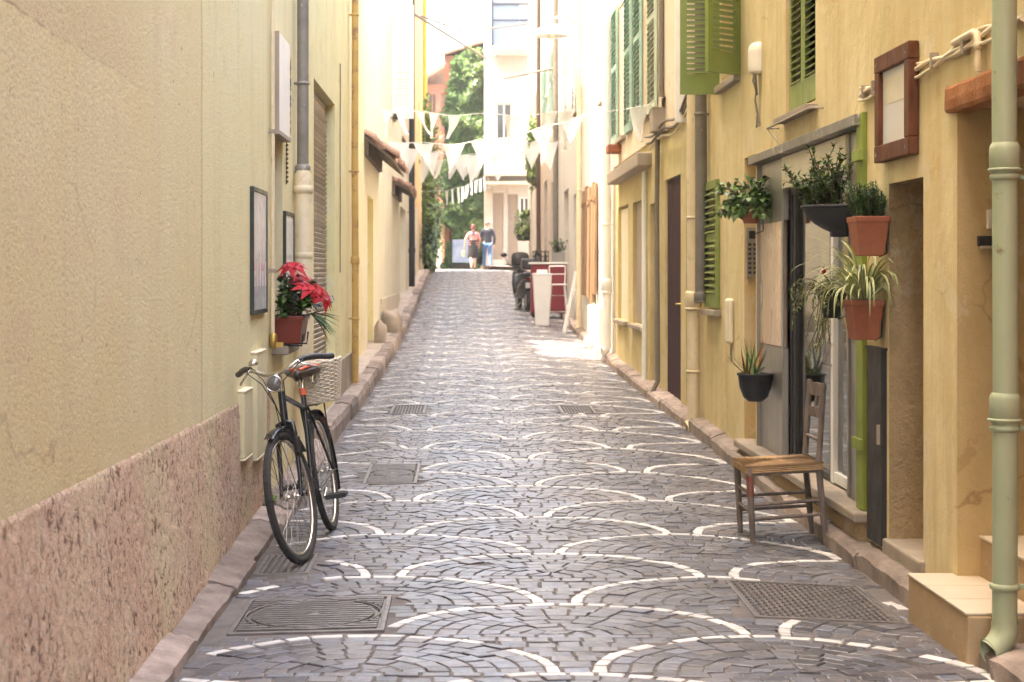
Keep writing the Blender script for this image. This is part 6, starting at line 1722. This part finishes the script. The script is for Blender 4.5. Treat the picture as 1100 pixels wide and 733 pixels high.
# both walk away up the street (facing +y)
zz = gz(58)
W, k, J = person('person in a pink top and black skirt walking away, handbag in the left hand', (.28,58,zz), radians(4), 1.64, 1.0, {-1:((-.30,-.03,1.14),(-.33,.02,.88)), 1:((.27,.03,1.14),(.24,.12,.92))}, 1)
garment(W, k, J, 1.08, M['pink'], False, 1.08)
mb = MB(); mb.lathe((0,0,0), [(.16*k,1.16*k),(.185*k,.98*k),(.20*k,.85*k),(.21*k,.66*k),(.225*k,.46*k),(.222*k,.455*k)], 24, M=Matrix.Diagonal((1,.8,1))); mb.build('skirt', M['blackcloth'], W, local=True)
mb = MB(); mb.lathe((0,.0,0), [(.08*k,1.52*k),(.11*k,1.46*k),(.16*k,1.40*k),(.17*k,1.36*k)], 18, M=Matrix.Diagonal((1,.75,1))); mb.build('scarf', M['navy'], W, local=True)
hair(W, k, M['hair_red'], True); face(W, k, None)
for s in (-1,1):
    an = J[s][4]; mb = MB(); mb.ball((an[0]*k,(an[1]+.06)*k,.035*k), .05*k,.13*k,.04*k); mb.build('shoe', M['blackcloth'], W, local=True)
bagc = (.28-.35, 58.05, zz+.60); t = thing('handbag', 'small pale yellow handbag carried by the person in pink', 'handbag', bagc)
mb = MB(); mb.frustum((bagc[0],bagc[1]), .10,.26,.12,.30, bagc[2]-.12, bagc[2]+.10); mb.build('body', mat('pale_yellow_leather', (.62,.52,.26), .6), t, .02)
mb = MB(); mb.tube([(bagc[0],bagc[1]-.1,bagc[2]+.1),(bagc[0]+.02,bagc[1]-.05,bagc[2]+.24),(bagc[0]+.02,bagc[1]+.05,bagc[2]+.24),(bagc[0],bagc[1]+.1,bagc[2]+.1)], .012, 6); mb.build('handle', M['stem'], t)
P2, k, J = person('person in a navy jumper and blue jeans walking away beside the one in pink', (.80,58.1,zz), radians(3), 1.78, 1.06, {-1:((-.25,.0,1.13),(-.30,.04,.95)), 1:((.26,-.03,1.13),(.24,.04,.88))}, -1)
garment(P2, k, J, 1.12, M['navy']); trousers(P2, k, J, 1.06, M['denim']); hair(P2, k, M['hair_grey'], False); face(P2, k, None)
for s in (-1,1):
    an = J[s][4]; mb = MB(); mb.ball((an[0]*k,(an[1]+.06)*k,.04*k), .05*k,.14*k,.045*k); mb.build('shoe', M['navy'], P2, local=True)
# ------------------------------------------------------------------ light, sky, camera
SUN_EL, SUN_AZ = 66, 10          # height; turned from due left towards the back of the camera
d = V((-cos(radians(SUN_AZ))*cos(radians(SUN_EL)), -sin(radians(SUN_AZ))*cos(radians(SUN_EL)), sin(radians(SUN_EL))))   # towards the sun
world = bpy.data.worlds.new('World'); scene.world = world; world.use_nodes = True
nt = world.node_tree; bg = nt.nodes['Background']
sky = nt.nodes.new('ShaderNodeTexSky'); sky.sky_type = 'NISHITA'; sky.sun_disc = False
sky.sun_elevation = radians(SUN_EL); sky.sun_rotation = math.atan2(d.x, d.y); sky.air_density = 1.0; sky.dust_density = 5.0; sky.ozone_density = .5
nt.links.new(sky.outputs[0], bg.inputs[0]); bg.inputs[1].default_value = .15
sl = bpy.data.lights.new('sun', 'SUN'); sl.energy = 2.0; sl.angle = radians(.53); sl.color = (1, .95, .87)
so = bpy.data.objects.new('sun', sl); COL.objects.link(so); so.rotation_euler = (-d).to_track_quat('-Z', 'Y').to_euler(); so.location = d*60
cam = bpy.data.cameras.new('camera'); co = bpy.data.objects.new('camera', cam); COL.objects.link(co)
co.location = (0, 0, 1.5); co.rotation_euler = (radians(90), 0, 0)
cam.sensor_width = 36; cam.lens = 36*1700/1100; cam.shift_x = 50/1100; cam.shift_y = -73.5/1100; cam.clip_end = 1500; cam.clip_start = .05
cam.dof.use_dof = True; cam.dof.focus_distance = 8.4; cam.dof.aperture_fstop = 5.0; cam.dof.aperture_blades = 9
scene.camera = co
vsn = scene.view_settings; vsn.view_transform = 'Standard'; vsn.look = 'None'; vsn.gamma = 1; vsn.use_curve_mapping = False; vsn.exposure = 3.76; vsn.use_white_balance = True; vsn.white_balance_temperature = 7700; vsn.white_balance_tint = 10
cy = scene.cycles; cy.use_denoising = True; cy.max_bounces = 10; cy.diffuse_bounces = 7; cy.glossy_bounces = 4; cy.transmission_bounces = 8; cy.sample_clamp_indirect = 6; cy.caustics_reflective = False; cy.caustics_refractive = False

hz = MB(); hz.box(-30, 30, -20, 100, -1.5, 17.5)
hm = bpy.data.materials.new('thin_air'); hm.use_nodes = True; hn = hm.node_tree; hn.nodes.remove(hn.nodes['Principled BSDF'])
pv = hn.nodes.new('ShaderNodeVolumePrincipled'); pv.inputs['Color'].default_value = (.95,.95,.95,1); pv.inputs['Density'].default_value = .0018; pv.inputs['Anisotropy'].default_value = .3
hn.links.new(pv.outputs[0], hn.nodes['Material Output'].inputs['Volume'])
struct(hz.build('haze', hm), 'stuff')
